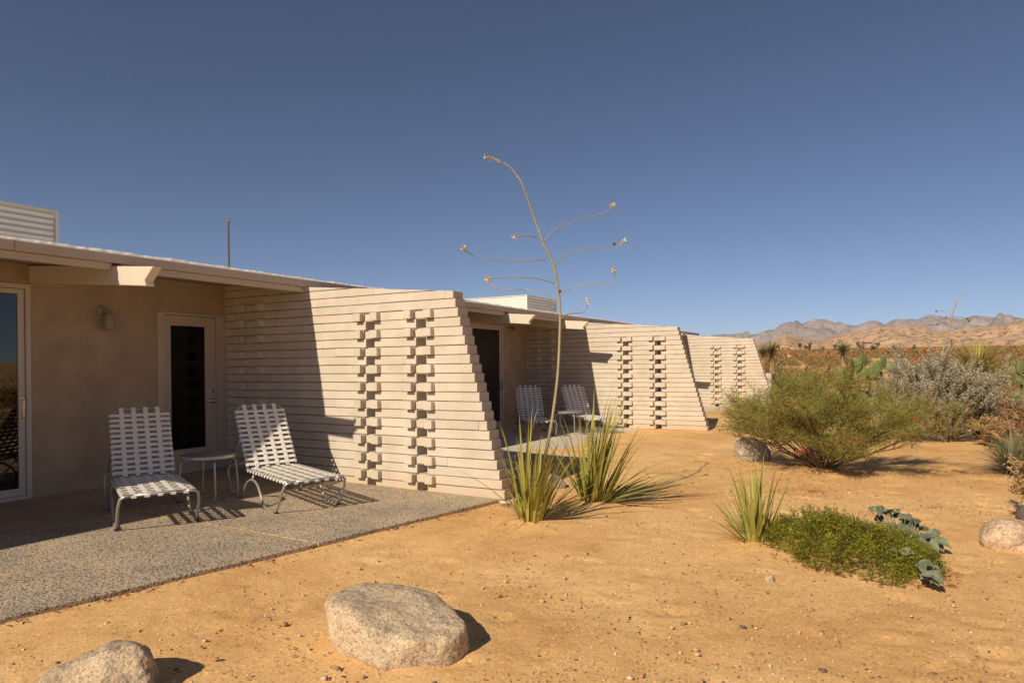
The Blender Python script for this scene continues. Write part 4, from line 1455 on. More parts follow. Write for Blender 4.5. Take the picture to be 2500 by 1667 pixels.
def dry_shrub(base, lens, n_main, seed, label, per=40, zmin=0.02, lf=(.02, .04), el=(0.2, 1.3)):
    root = empty('dry_shrub', base); tag(root, label, 'shrub', 'withered tan shrubs at the right')
    mb, tips = grow(base, n_main, el, lens, 2, seed, spread=0.6, subn=(4, 4), r0=0.008)
    mb.build('branches', simple('dry_twig', (0.28, 0.17, 0.09), .9, var=.3), root, world=True, fix=False)['kind'] = 'stuff'
    P, D, L, T = [], [], [], []
    for pts, dd in tips:
        for i in range(per):
            t = random.uniform(0.3, 1); q = pts[0].lerp(pts[-1], t) + Vector((random.gauss(0, .02), random.gauss(0, .02), random.gauss(0, .02)))
            if q.z < base.z + zmin: continue
            P.append(q); D.append((random.gauss(0, 1), random.gauss(0, 1), random.gauss(0, 1))); L.append(random.uniform(*lf)); T.append(random.gauss(0.62, .2))
    o = cloud('foliage', P, D, L, np.array(L)*0.5, T, DRYM, root); o['kind'] = 'stuff'
dry_shrub(px_on_ground(2428, 1092), (0.26, 0.44), 13, 51, 'withered tan shrub in front of the big sage')
dry_shrub(px_on_ground(2512, 1078), (0.42, 0.75), 12, 52, 'tall withered tan shrub at the right edge behind the spiky rosette')
dry_shrub(px_on_ground(2494, 1262), (0.22, 0.46), 7, 53, 'leggy dry weed above the rock at the right edge', per=26, el=(0.5, 1.5))

# low green mat and the broad leaved plant beside it
def mat_plant():
    c = W(-0.66, 7.60, -0.02); root = empty('creeping_mat_plant', c); tag(root, 'low bright green creeping mat beside the small yucca', 'ground cover')
    P, D, L, T = [], [], [], []
    mb = MB()
    rr = Vector((rt.x, rt.y, 0)); ff = Vector((fw.x, fw.y, 0))
    for i in range(2500):
        a = random.uniform(0, 6.283); q = math.sqrt(random.random())
        edge = 1 + 0.13*math.sin(a*3+1) + 0.08*math.sin(a*7) 
        x, y = q*math.cos(a)*0.47*edge, q*math.sin(a)*0.58*edge
        h = 0.32*max(0.0, 1-q**2.4)*(0.8+0.5*mnoise.noise((x*4, y*4, 1))) + 0.012
        p = c + rr*(x - 0.015) + ff*(y + x*-0.42) + Vector((0, 0, h*random.uniform(0.55, 1.05)))
        out = rr*math.cos(a) + ff*math.sin(a)
        tb = 0.42 + 0.55*mnoise.noise((x*7, y*7, 4)) + random.gauss(0, .14)
        if mnoise.noise((x*5, y*5, 9)) < -0.5 and q > 0.3: continue
        tall = 1.9 if (random.random() < .05 and y > 0.1) else 1
        d0 = (out*0.55*q + Vector((random.gauss(0, .3), random.gauss(0, .3), 0.55*tall))).normalized()
        for j in range(19):
            t = j/19*0.075*tall
            P.append(p + d0*t + Vector((random.gauss(0, .006), random.gauss(0, .006), random.gauss(0, .004)))); D.append(d0*0.6 + Vector((random.gauss(0, .8), random.gauss(0, .8), random.gauss(.2, .6)))); L.append(random.uniform(.011, .021)); T.append(tb + random.gauss(0, .2))
    o = cloud('foliage', P, D, L, np.array(L)*0.42, T, leafmat('mat_leaf', (0.085, 0.10, 0.006), (0.42, 0.385, 0.04), 0.55, 0.3), root); o['kind'] = 'stuff'
    for i in range(60):
        a = random.uniform(3.3, 6.2); q = random.uniform(0.93, 1.06)
        x, y = q*math.cos(a)*0.62, q*math.sin(a)*0.62
        p = c + rr*(x*0.86 - 0.015) + ff*(y + x*-0.36) + Vector((0, 0, 0.012))
        mb.tube([p, p + Vector((random.gauss(0, .03), random.gauss(0, .03), 0.004))], 0.0025, 4)
    mb.build('stems', simple('red_stem', (0.25, 0.07, 0.03), .7), root, world=True, fix=False)['kind'] = 'stuff'
mat_plant()

def broad_leaf_mesh(i):
    r = random.Random(300+i)
    nL, nW = 6, 4
    V, F = [], []
    for a in range(nL+1):
        t = a/nL
        w = 0.30*math.sin(math.pi*min(1, t**0.7*0.97+0.03))**0.9*(1 if t < .98 else 0.05)
        for b_ in range(nW+1):
            s = b_/nW*2-1
            V.append((s*w, t, 0.35*abs(s)*w + -0.25*t*t + 0.05*math.sin(6*t+3*s+i)))
    for a in range(nL):
        for b_ in range(nW):
            q = a*(nW+1)+b_; F.append((q, q+1, q+nW+2, q+nW+1))
    o = mesh_obj('leaf', V, F, None, smooth=True)
    me = o.data; bpy.data.objects.remove(o); return me
BROADM = simple('dusty_green_leaf', (0.105, 0.125, 0.068), 0.6, var=0.2, nscale=30, rand=0.3, col2=(0.19, 0.205, 0.125))
BL = [broad_leaf_mesh(i) for i in range(5)]
for m_ in BL: m_.materials.append(BROADM)
def broad_plant(name_label, pts, base_px, k0, size, seed):
    r = random.Random(seed)
    base = px_on_ground(*base_px); root = empty('broad_leaved_plant', base); tag(root, name_label, 'plant', 'dusty broad leaved plants beside the mat')
    stems = MB()
    pts = list(pts) + [(x + r.uniform(-70, 70), y + r.uniform(-45, 45)) for x, y in pts[::2]]
    for (x, y) in pts:
        X, Y = 2000 + x/6.03, 1200 + y/6.03
        zmin = 0.04 + 0.10*r.random()
        hy = HY - (X-1250)*ROLL
        dep = min(k0 + r.gauss(0, .07), (CAM[2]-zmin)*F_PX/max(Y-hy, 1))
        p = px_at(X, Y, dep)
        o = bpy.data.objects.new('leaf', BL[r.randrange(5)]); link(o, root)
        out = p - base; az = math.atan2(out.y, out.x) + r.gauss(0, .8) - math.pi/2
        yd = Vector((math.cos(az+math.pi/2), math.sin(az+math.pi/2), 0))
        nz = (Vector((0, 0, 1)) + (CAMB - p).normalized()*r.uniform(0.3, 1.3) + Vector((r.gauss(-.2, .35), r.gauss(0, .35), 0))).normalized()
        yd = (yd - nz*yd.dot(nz)).normalized(); xd = yd.cross(nz)
        o.matrix_local = Matrix.Translation(p - root.location - yd*size*0.4) @ Matrix((xd, yd, nz)).transposed().to_4x4()
        s = size*r.uniform(.75, 1.2); o.scale = (s, s, s)
        q = p - Vector((math.cos(az+math.pi/2), math.sin(az+math.pi/2), 0))*size*0.4
        stems.tube([q, q.lerp(base, 0.3) - Vector((0, 0, 0.02)), q.lerp(base, 0.75) - Vector((0, 0, 0.02)), base], 0.003, 4)
    stems.build('stems', simple('pale_stem', (0.22, 0.20, 0.14), .7), root, world=True, fix=False)['kind'] = 'stuff'
broad_plant('grey green broad leaved plant sprawling behind the green mat', [(800,250),(900,260),(1060,280),(880,400),(1130,330),(1220,350),(1300,400),(1430,430),(1070,510),(1170,510),(1290,480),(1400,490),(1530,540),(1350,580),(950,570),(1090,650),(1200,620),(1560,650),(1670,610),(1640,700),(1720,740),(1800,730),(970,700),(910,770),(1130,760),(1190,720),(1310,750),(1490,740),(1090,850),(1290,810),(1390,800),(1220,860),(1330,890),(1460,850),(1010,300),(1250,560)], (2215, 1335), 5.45, 0.105, 61)
broad_plant('small grey green broad leaved seedling at the right tip of the mat', [(1500,1080),(1580,1060),(1650,1130),(1570,1150),(1710,1220),(1640,1260),(1600,1210),(1540,1190),(1690,1180)], (2270, 1412), 4.85, 0.085, 62)

# rosette plants and yucca trees farther off
def rosette(name, c, n, L, Wd, up_bias, droop, mat, parent, seed, tint=(0.2, 0.9), az=None, segs=4, world=True):
    r = random.Random(seed)
    bs, ds, Ls, ws, dr, ti = [], [], [], [], [], []
    for i in range(n):
        a = r.uniform(0, 6.283) if az is None else r.uniform(*az); e = math.asin(max(-0.35, min(1, r.uniform(up_bias, 1.0))))
        bs.append(Vector(c) + Vector((math.cos(a)*.02, math.sin(a)*.02, r.gauss(0, .03)))); ds.append((math.cos(a)*math.cos(e), math.sin(a)*math.cos(e), math.sin(e)))
        Ls.append(L*r.uniform(.75, 1.1)); ws.append(Wd*r.uniform(.8, 1.2)); dr.append(droop*r.uniform(.4, 1.4)); ti.append(r.uniform(*tint))
    o = blades(name, bs, ds, Ls, ws, dr, mat, parent, ti, segs, world); o['kind'] = 'stuff'; return o

YELM = leafmat('yellow_yucca_leaf', (0.26, 0.24, 0.05), (0.66, 0.56, 0.17), 0.5, 0.3)
GRNM = leafmat('green_yucca_leaf', (0.07, 0.095, 0.035), (0.23, 0.25, 0.09), 0.5, 0.25)
BLUM = leafmat('blue_green_leaf', (0.12, 0.14, 0.075), (0.31, 0.31, 0.17), 0.55, 0.2)
def yucca_tree(px, py, depth, dia, label, seed, mat, heads=((0, 0, 1.0),)):
    c = px_at(px, py, depth); gz = float(ground_full(np.array(c.x), np.array(-c.y)))
    root = empty('yucca_tree', Vector((c.x, c.y, gz))); tag(root, label, 'yucca tree', 'yucca trees beyond the garden')
    for i, (dx, dz, s) in enumerate(heads):
        h = c + rt*dx + Vector((0, 0, dz))
        MB().tube([Vector((h.x, h.y, gz-0.1)), Vector((h.x, h.y, (gz+h.z)/2)), h], [0.10*s, 0.08*s, 0.06*s], 8).build('trunk', BARK, root, world=True, smooth=True)
        rosette('leaf_rosette', h, 230, dia*0.62*s, 0.030*s, -0.25, 0.25, mat, root, seed+i)
        # skirt of dead leaves
        r = random.Random(seed+50+i); bs, ds, Ls, ws, dr, ti = [], [], [], [], [], []
        for q in range(200):
            a = r.uniform(0, 6.283); z = r.uniform(max(gz+0.3, h.z-0.95*s), h.z-0.05)
            bs.append((h.x+0.07*math.cos(a), h.y+0.07*math.sin(a), z)); ds.append((math.cos(a)*.45, math.sin(a)*.45, -0.9)); Ls.append(r.uniform(.25, .45)*s); ws.append(.03*s); dr.append(.4); ti.append(r.uniform(.4, 1))
        blades('dead_leaf_skirt', bs, ds, Ls, ws, dr, DRYM, root, ti, 3)['kind'] = 'stuff'
yucca_tree(2058, 858, 33, 1.35, 'yucca tree with one dark green head above the prickly pear', 71, GRNM)
yucca_tree(1884, 862, 33, 1.3, 'two headed yucca tree beside the farthest block wall', 74, GRNM, ((0, 0, 1.0), (-0.42, -0.02, 0.75)))

def nolina():
    c = px_at(2388, 912, 13.2); gz = -0.03
    root = empty('yellow_yucca', Vector((c.x, c.y, gz))); tag(root, 'big yellow leaved yucca standing behind the big sage', 'yucca')
    MB().tube([Vector((c.x, c.y, gz-.1)), c], [0.12, 0.09], 8).build('trunk', BARK, root, world=True)
    rosette('leaf_rosette', c, 420, 0.70, 0.028, 0.22, 0.18, YELM, root, 81)
    rosette('dead_leaves', c - Vector((0, 0, .08)), 140, 0.5, 0.02, -0.34, 1.2, DRYM, root, 82)
nolina()
def spiky():
    c = px_on_ground(2472, 1156); root = empty('spiky_rosette_plant', c); tag(root, 'blue green spiky rosette plant at the right edge', 'plant')
    rosette('leaf_rosette', c + Vector((0, 0, .06)), 520, 0.60, 0.012, 0.05, 0.25, BLUM, root, 83, segs=3)
    rosette('dead_leaves', c + Vector((0, 0, .03)), 120, 0.4, 0.009, -0.1, 0.5, DRYM, root, 84, tint=(0, .6), segs=3)
spiky()

def dry_stalk():
    base = px_on_ground(2282, 1062); d = (base - CAMB).dot(fw)
    root = empty('dry_flower_stalk', base); tag(root, 'thin dry flower stalk leaning right above the sage, against the mountains', 'plant')
    k = 6.918
    pts = [(910-60, 2150), (905, 1260), (930, 1050), (1000, 740), (1080, 440), (1120, 260), (1170, 110), (1210, 0), (1260, -90), (1350, -165)]
    pp = sweep([px_at(2160 + x/k, 740 + y/k, d) for x, y in pts], samples=4); pp[0] = base
    M_ = simple('dry_stalk', (0.42, 0.30, 0.16), .8, var=.2)
    MB().tube(pp, [0.015*(1-i/len(pp)) + .006 for i in range(len(pp))], 6).build('stem', M_, root, world=True, smooth=True)
    for b in ([(1110, 250), (1085, 170), (1040, 130), (950, 130), (870, 135)], [(1110, 290), (1070, 265), (1035, 240)], [(1070, 440), (1030, 390), (960, 365), (890, 362)], [(1120, 360), (1200, 310), (1320, 285), (1400, 260)], [(1130, 225), (1250, 228), (1330, 245), (1430, 300)]):
        q = sweep([px_at(2160 + x/k, 740 + y/k, d + .1*i) for i, (x, y) in enumerate(b)], samples=4)
        MB().tube(q, 0.0045, 4).build('branch', M_, root, world=True)
        e = q[-1]
        MB().lathe([(0.004, -0.02), (0.016, -0.01), (0.016, 0.008), (0.004, 0.02)], 7, tuple(e)).build('seed_pod', PODM, root, world=True)
dry_stalk()

def pear_skin():
    m, nt, b = newmat('prickly_pear_skin')
    p = coords(nt, 'Object')
    n = node(nt, 'ShaderNodeTexNoise', i_Scale=2.2, i_Detail=5.0); nt.links.new(p, n.inputs['Vector'])
    vo = node(nt, 'ShaderNodeTexVoronoi', i_Scale=4.2); nt.links.new(p, vo.inputs['Vector'])
    oi = nt.nodes.new('ShaderNodeObjectInfo')
    r = ramp(nt, [(0.3, (0.095, 0.13, 0.035)), (0.7, (0.19, 0.205, 0.065))]); nt.links.new(n.outputs[0], r.inputs[0])
    d = ramp(nt, [(0.0, (0.55, 0.48, 0.25)), (0.10, (0.05, 0.06, 0.02)), (0.16, (0, 0, 0))]); nt.links.new(vo.outputs['Distance'], d.inputs[0])
    f = ramp(nt, [(0.10, (1, 1, 1)), (0.16, (0, 0, 0))]); nt.links.new(vo.outputs['Distance'], f.inputs[0])
    mx = node(nt, 'ShaderNodeMix', data_type='RGBA'); nt.links.new(f.outputs[0], mx.inputs[0]); nt.links.new(r.outputs[0], mx.inputs[6]); nt.links.new(d.outputs[0], mx.inputs[7])
    mr = node(nt, 'ShaderNodeMapRange'); mr.inputs['To Min'].default_value = 0.75; mr.inputs['To Max'].default_value = 1.15; nt.links.new(oi.outputs['Random'], mr.inputs[0])
    sc_ = node(nt, 'ShaderNodeVectorMath', operation='SCALE'); nt.links.new(mx.outputs[2], sc_.inputs[0]); nt.links.new(mr.outputs[0], sc_.inputs['Scale'])
    nt.links.new(sc_.outputs[0], b.inputs['Base Color']); b.inputs['Roughness'].default_value = 0.6
    bp = node(nt, 'ShaderNodeBump', i_Strength=0.4, i_Distance=0.02); nt.links.new(f.outputs[0], bp.inputs['Height']); nt.links.new(bp.outputs[0], b.inputs['Normal'])
    return m
PEARM = pear_skin()
def pad_mesh():
    V, F = [], []
    n, m = 16, 8
    for i in range(m+1):
        t = math.pi*i/m
        for k in range(n):
            a = 2*math.pi*k/n
            x = math.sin(t)*math.cos(a); y = math.sin(t)*math.sin(a); z = -math.cos(t)
            wz = 1.0 if z > 0 else (1 - 0.22*z*z)
            V.append((x*wz, y, z))
    for i in range(m):
        for k in range(n): F.append((i*n+k, i*n+(k+1) % n, (i+1)*n+(k+1) % n, (i+1)*n+k))
    o = mesh_obj('pad', V, F, PEARM, smooth=True); me = o.data; bpy.data.objects.remove(o); return me
PAD = pad_mesh()
def pear(pads, depth, ox, oy, k, label, seed):
    r = random.Random(seed)
    c0 = px_at(ox + pads[0][0]/k, oy + pads[0][1]/k, depth)
    root = empty('prickly_pear', Vector((c0.x, c0.y, -0.03))); tag(root, label, 'cactus', 'prickly pear cacti')
    for (x, y, w, h, rot) in pads:
        p = px_at(ox + x/k, oy + y/k, depth + r.uniform(-.25, .25))
        o = bpy.data.objects.new('pad', PAD); link(o, root); o.location = p - root.location
        o.scale = (1.16*w/k*depth/F_PX, 0.024, 1.12*h/k*depth/F_PX)
        o.rotation_euler = (r.gauss(0, .1), math.radians(rot), YAW - math.pi/2 + r.gauss(0, .5))
    # lower pads down to the soil
    for j in range(9):
        o = bpy.data.objects.new('pad', PAD); link(o, root)
        x, y, w, h, rot = pads[j % len(pads)]
        p = px_at(ox + x/k + r.uniform(-12, 12), oy + y/k, depth + r.uniform(-.3, .3)); p.z = r.uniform(0.15, max(0.25, p.z*0.8))
        o.location = p - root.location; o.scale = (0.11, 0.028, 0.16); o.rotation_euler = (r.gauss(0, .15), r.gauss(0, .35), r.uniform(0, 6.28))
pear([(1690,1045,95,125,-4),(1760,985,80,105,6),(1872,915,66,108,3),(1862,1105,76,110,-8),(2055,1065,92,125,18),(1955,1130,70,90,0),(2190,960,66,105,22),(2312,1000,60,70,20),(1480,1115,72,95,-14),(2110,1150,62,80,30),(1600,1130,70,95,-6)], 13.6, 1820, 740, 6.533, 'prickly pear with large green pads behind the feathery shrub', 91)
pear([(2300,1090,60,110,8),(2235,1280,70,110,-12),(2330,1240,70,120,5)], 13.5, 2160, 740, 6.918, 'prickly pear with few pads cut by the right edge', 92)

# ------------------------------------------------------------------ rocks
GRAN1 = make_granite('pale_granite', (0.68, 0.525, 0.35), (0.43, 0.32, 0.21), (0.35, 0.32, 0.29), 0.7)
GRAN2 = make_granite('banded_gneiss', (0.64, 0.49, 0.33), (0.24, 0.18, 0.13), (0.35, 0.32, 0.3), 0.8)
GRAN3 = make_granite('grey_granite', (0.58, 0.50, 0.41), (0.32, 0.265, 0.215), (0.35, 0.33, 0.31), 0.5)
GRAN4 = make_granite('pink_sandstone', (0.62, 0.45, 0.30), (0.42, 0.29, 0.19), (0.5, 0.45, 0.42), 0.5)
DARKR = make_granite('dark_basalt', (0.12, 0.10, 0.09), (0.06, 0.05, 0.045), (0.5, 0.5, 0.5), 0.5)
def rock(label, pts, mat, disp=0.02, seed=0, levels=4, smooth_it=4, freq=4.0, group='rocks set in the sand', name='boulder', sm_levels=(1, 2, 3)):
    bm = bmesh.new()
    for p in pts: bm.verts.new(W(*p))
    h = bmesh.ops.convex_hull(bm, input=bm.verts)
    junk = [v for v in bm.verts if not v.link_faces]
    bmesh.ops.delete(bm, geom=junk, context='VERTS')
    bmesh.ops.triangulate(bm, faces=bm.faces)
    for l in range(levels):
        bmesh.ops.subdivide_edges(bm, edges=bm.edges, cuts=1, use_grid_fill=True)
        if l in sm_levels:
            for _ in range(smooth_it): bmesh.ops.smooth_vert(bm, verts=bm.verts, factor=0.5, use_axis_x=True, use_axis_y=True, use_axis_z=True)
    bm.normal_update()
    for v in bm.verts:
        q = v.co*freq
        d = mnoise.fractal((q.x+seed, q.y, q.z), 0.8, 2.0, 6)*disp + mnoise.noise((q.x*0.5, q.y*0.5+seed, q.z*0.5))*disp*0.6
        v.co += v.normal*d
    me = bpy.data.meshes.new(name); bm.to_mesh(me); bm.free()
    me.materials.append(mat)
    me.polygons.foreach_set('use_smooth', [True]*len(me.polygons))
    o = bpy.data.objects.new(name, me); link(o)
    tag(o, label, 'rock', group)
    return o
g0 = -0.12
rock('blocky pale granite boulder in the foreground sand', [(-3.46,5.31,g0),(-3.59,5.53,g0),(-3.69,5.90,g0),(-3.50,6.05,g0),(-3.33,6.03,g0),(-3.10,5.72,g0),(-3.20,5.37,g0),
     (-3.50,5.27,.16),(-3.62,5.42,.195),(-3.66,5.56,.20),(-3.70,5.78,.13),(-3.64,5.95,.12),(-3.50,6.10,.10),(-3.33,6.08,.15),(-3.14,5.75,.19),(-3.22,5.36,.215),(-3.45,5.33,.20),
     (-3.67,5.50,.02),(-3.75,5.85,.0),(-3.34,6.10,.0)], GRAN1, 0.018, 1.0, 5, 1, 4.0, sm_levels=(1, 3))
rock('humped streaked boulder cut by the bottom edge at the left', [(-4.75,4.49,g0),(-4.63,4.99,g0),(-4.44,5.19,g0),(-4.24,5.04,g0),(-4.19,4.64,g0),(-4.44,4.39,g0),(-4.63,4.66,.06),(-4.54,4.82,.16),(-4.46,4.94,.20),(-4.37,5.04,.205),(-4.29,5.02,.17),(-4.25,4.89,.11),(-4.33,4.74,.15)], GRAN2, 0.026, 4.0, 5, 2, 5.0)
def simple_rock(label, cx, cy, w, d, h, mat, seed, disp=0.03, dep=None, levels=3, lean=0.0, name='boulder'):
    b = px_on_ground(cx, cy) if dep is None else px_at(cx, cy, dep)
    r = random.Random(seed); pts = []
    for zz, s in ((-0.1, .92), (h*0.35, 1.0), (h*0.75, .82), (h, .45)):
        for k in range(7):
            a = 2*math.pi*k/7 + r.uniform(-.2, .2); rr_ = s*r.uniform(.85, 1.1)
            p = b + rt*(w/2*rr_*math.cos(a) + lean*zz) + fw*(d/2*rr_*math.sin(a))
            pts.append((p.x, -p.y, zz - 0.03))
    return rock(label, pts, mat, disp, seed, levels, 2, 4.0, name=name)
simple_rock('pale grey boulder left of the feathery shrub base', 1842, 1122, 0.56, 0.40, 0.31, GRAN3, 3, 0.03, levels=4, lean=-0.25)
simple_rock('grey boulder half hidden behind the stems of the feathery shrub', 2012, 1130, 0.50, 0.4, 0.42, GRAN3, 5, 0.03)
simple_rock('flat pinkish boulder at the right edge below the dry weed', 2462, 1335, 0.46, 0.34, 0.20, GRAN4, 8, 0.03, levels=4)
simple_rock('dark stone cut by the right edge', 2500, 1268, 0.12, 0.14, 0.13, DARKR, 9, 0.02)
simple_rock('smooth grey rock in the shade behind the yucca with the stalk', 1335, 1190, 0.42, 0.34, 0.16, GRAN3, 12, 0.02)
simple_rock('small pale stone alone in the sand left of the green mat', 1878, 1416, 0.075, 0.06, 0.045, GRAN1, 14, 0.008, levels=2, name='stone')

# thin irrigation tube sticking up by the middle wall
tb = empty('irrigation_tube', W(9.6, 4.55, -0.03)); tag(tb, 'thin grey bent irrigation tube beside the end of the middle block wall', 'tube')
q0 = px_on_ground(1751, 1053); dq = (q0 - CAMB).dot(fw)
MB().tube(sweep([q0, px_at(1750, 1043, dq), px_at(1752, 1034, dq), px_at(1760, 1029, dq)], samples=4), 0.008, 6).build('tube', simple('grey_plastic', (0.35, 0.33, 0.31), .6), tb, world=True)

# ------------------------------------------------------------------ loose stones and litter
def stones():
    n = 30000
    ico = [(0, 0, 1), (0.894, 0, 0.447), (0.276, 0.851, 0.447), (-0.724, 0.526, 0.447), (-0.724, -0.526, 0.447), (0.276, -0.851, 0.447), (0, 0, -0.6)]
    fac = [(0, i, i % 5 + 1) for i in range(1, 6)] + [(6, i % 5 + 1, i) for i in range(1, 6)]
    ico = np.array(ico); fac = np.array(fac)
    d = 2.6 + 15*RNG.random(n)**1.7
    X = RNG.uniform(-0.05, 0.80, n)*d
    far_left = RNG.random(n) < 0.35
    X[far_left] = RNG.uniform(-0.75, 0.1, far_left.sum())*d[far_left]
    B = np.array(CAMB)[None, :] + np.array(fw)[None, :]*d[:, None] + np.array(rt)[None, :]*X[:, None]
    u, v = B[:, 0], -B[:, 1]
    keep = (v > 3.6 + (u + 4.265)*0.178) | (u > 0.3)
    keep &= ~((u > -0.1) & (v < 4.4)) & (v > 3.75)
    u, v = u[keep], v[keep]; n = len(u)
    z = ground_full(u, v)
    s = np.exp(RNG.normal(math.log(0.0036), 0.58, n)).clip(0.0018, 0.022)
    sc = s[:, None, None]*RNG.uniform(.6, 1.3, (n, 1, 3))
    an = RNG.uniform(0, 6.28, n); c, s_ = np.cos(an), np.sin(an)
    V = ico[None]*(1 + 0.18*RNG.normal(size=(n, 7, 1)))*sc
    x = V[..., 0]*c[:, None] - V[..., 1]*s_[:, None]; y = V[..., 0]*s_[:, None] + V[..., 1]*c[:, None]
    V = np.stack([x + u[:, None], y - v[:, None], V[..., 2]*0.8 + (z + 0.012*0 + s*0.25)[:, None]], -1).reshape(-1, 3)
    F = (fac[None] + (np.arange(n)*7)[:, None, None]).reshape(-1, 3)
    me = bpy.data.meshes.new('gravel')
    me.vertices.add(len(V)); me.vertices.foreach_set('co', V.astype(np.float32).ravel())
    me.loops.add(len(F)*3); me.loops.foreach_set('vertex_index', F.astype(np.int32).ravel())
    me.polygons.add(len(F)); me.polygons.foreach_set('loop_start', np.arange(len(F), dtype=np.int32)*3)
    me.update(calc_edges=True)
    m, nt, b = newmat('gravel_stone')
    at = node(nt, 'ShaderNodeAttribute', attribute_name='tint')
    r = ramp(nt, [(0, (0.10, 0.07, 0.06)), (0.25, (0.30, 0.18, 0.10)), (0.6, (0.52, 0.33, 0.17)), (1.0, (0.68, 0.55, 0.40))])
    nt.links.new(at.outputs['Fac'], r.inputs[0]); nt.links.new(r.outputs[0], b.inputs['Base Color']); b.inputs['Roughness'].default_value = .9
    me.materials.append(m)
    o = bpy.data.objects.new('gravel', me); link(o)
    set_tint(o, np.repeat(RNG.random(n)**0.8, len(fac)))
    tag(o, 'loose grit and small stones scattered over the sand', 'gravel', kind='stuff')
stones()

def litter():
    P, D, L, T = [], [], [], []
    def spot(u, v, ru, n, l=(.01, .03)):
        for _ in range(n):
            a = random.uniform(0, 6.28); q = abs(random.gauss(0, .5))*ru
            x, y = u + q*math.cos(a), v + q*math.sin(a)
            z = float(ground_full(np.array(x), np.array(y))) + random.uniform(.012, .022)
            P.append(W(x, y, z)); D.append((random.gauss(0, 1), random.gauss(0, 1), random.gauss(0, .12))); L.append(random.uniform(*l)); T.append(random.random())
    spot(3.4, 7.0, 1.9, 1900); spot(2.0, 7.1, 1.1, 700); spot(-0.68, 5.02, .35, 160); spot(0.35, 5.2, .5, 160); spot(-0.5, 6.95, .3, 90); spot(1.6, 8.2, .8, 250); spot(-0.15, 4.45, .25, 120, (.015, .04))
    for i in range(420):
        uu = random.uniform(-4.4, -0.2); vv_ = patio_front(uu) + abs(random.gauss(0, .05)) + .015
        dens = mnoise.noise((uu*2.3, 0, 0)) + mnoise.noise((uu*7, 3, 0))
        if dens < 0.1 and random.random() < .8: continue
        P.append(W(uu, vv_, -0.02 + random.random()*.012)); D.append((random.gauss(0, 1), random.gauss(0, 1), random.gauss(0, .15))); L.append(random.uniform(.015, .05)); T.append(random.uniform(.2, 1))
    o = cloud('leaf_litter', P, D, L, np.array(L)*.3, T, leafmat('litter', (0.09, 0.04, 0.025), (0.45, 0.22, 0.09), .9, 0))
    tag(o, 'dry leaf litter and pods lying on the sand', 'leaf litter', kind='stuff')
litter()

# ------------------------------------------------------------------ the plain: Joshua trees, brush, houses
JOSHM = leafmat('joshua_leaf', (0.07, 0.075, 0.03), (0.24, 0.22, 0.09), 0.7, 0.2)
TRUNKM = simple('joshua_trunk', (0.20, 0.14, 0.08), .9, var=.3)
def joshua_mesh(seed):
    r = random.Random(seed); mb = MB(); heads = []
    def br(p, d, l, rad, lev):
        q = p + d*l; mb.tube([p, q], [rad, rad*.75], 5, caps=False)
        if lev == 0: heads.append(q); return
        for j in range(r.choice((2, 2, 3))):
            nd = (d*0.7 + Vector((r.gauss(0, .7), r.gauss(0, .7), r.gauss(.35, .3)))).normalized(); br(q, nd, l*r.uniform(.5, .8), rad*.72, lev-1)
        heads.append(q)
    br(Vector((0, 0, -.1)), Vector((r.gauss(0, .08), r.gauss(0, .08), 1)).normalized(), r.uniform(1.3, 1.9), .2, r.choice((2, 2, 3)))
    V, F = mb.v, mb.f; nT = len(F); T = [0.5]*nT
    for h in heads:
        for i in range(34):
            d = Vector((r.gauss(0, 1), r.gauss(0, 1), r.gauss(.25, 1))).normalized(); s = d.orthogonal().normalized()*0.06; l = r.uniform(.3, .5); n0 = len(V)
            V += [tuple(h - s), tuple(h + s), tuple(h + d*l)]; F.append((n0, n0+1, n0+2)); T.append(r.random())
    me = bpy.data.meshes.new('joshua_tree'); me.from_pydata(V, [], F); me.materials.append(TRUNKM); me.materials.append(JOSHM)
    me.polygons.foreach_set('material_index', [0]*nT + [1]*(len(F)-nT)); me.update()
    a = me.attributes.new('tint', 'FLOAT', 'FACE'); a.data.foreach_set('value', T)
    return me
JM = [joshua_mesh(s) for s in range(6)]
jp = [(1820+x/6.533, 740+y/6.533, h/6.533) for x, y, h in ((535,775,110),(620,770,80),(870,800,125),(960,800,115),(1060,840,145),(1240,820,135),(1415,800,110),(1785,840,150),(1980,855,175),(2085,780,145),(700,760,80),(1330,850,90),(1170,800,75),(1640,780,100))]
jp += [(2160+x/6.918, 740+y/6.918, h/6.918) for x, y, h in ((185,885,135),(1020,870,115),(1180,830,85),(1690,840,115),(2020,950,100),(2165,985,90),(590,940,160),(380,900,90),(60,820,80),(1460,800,70),(490,870,120))]
ORD = ['leftmost', 'second', 'third', 'fourth', 'fifth', 'sixth', 'seventh', 'eighth', 'ninth', 'tenth', 'eleventh', 'twelfth', 'thirteenth', 'fourteenth', 'fifteenth', 'sixteenth', 'seventeenth', 'eighteenth', 'nineteenth', 'twentieth', 'twenty first', 'twenty second', 'twenty third', 'twenty fourth', 'rightmost']
def ordinal(i, n): return 'leftmost' if i == 0 else ('rightmost' if i == n-1 else ORD[i] + ' from the left')
jp.sort()
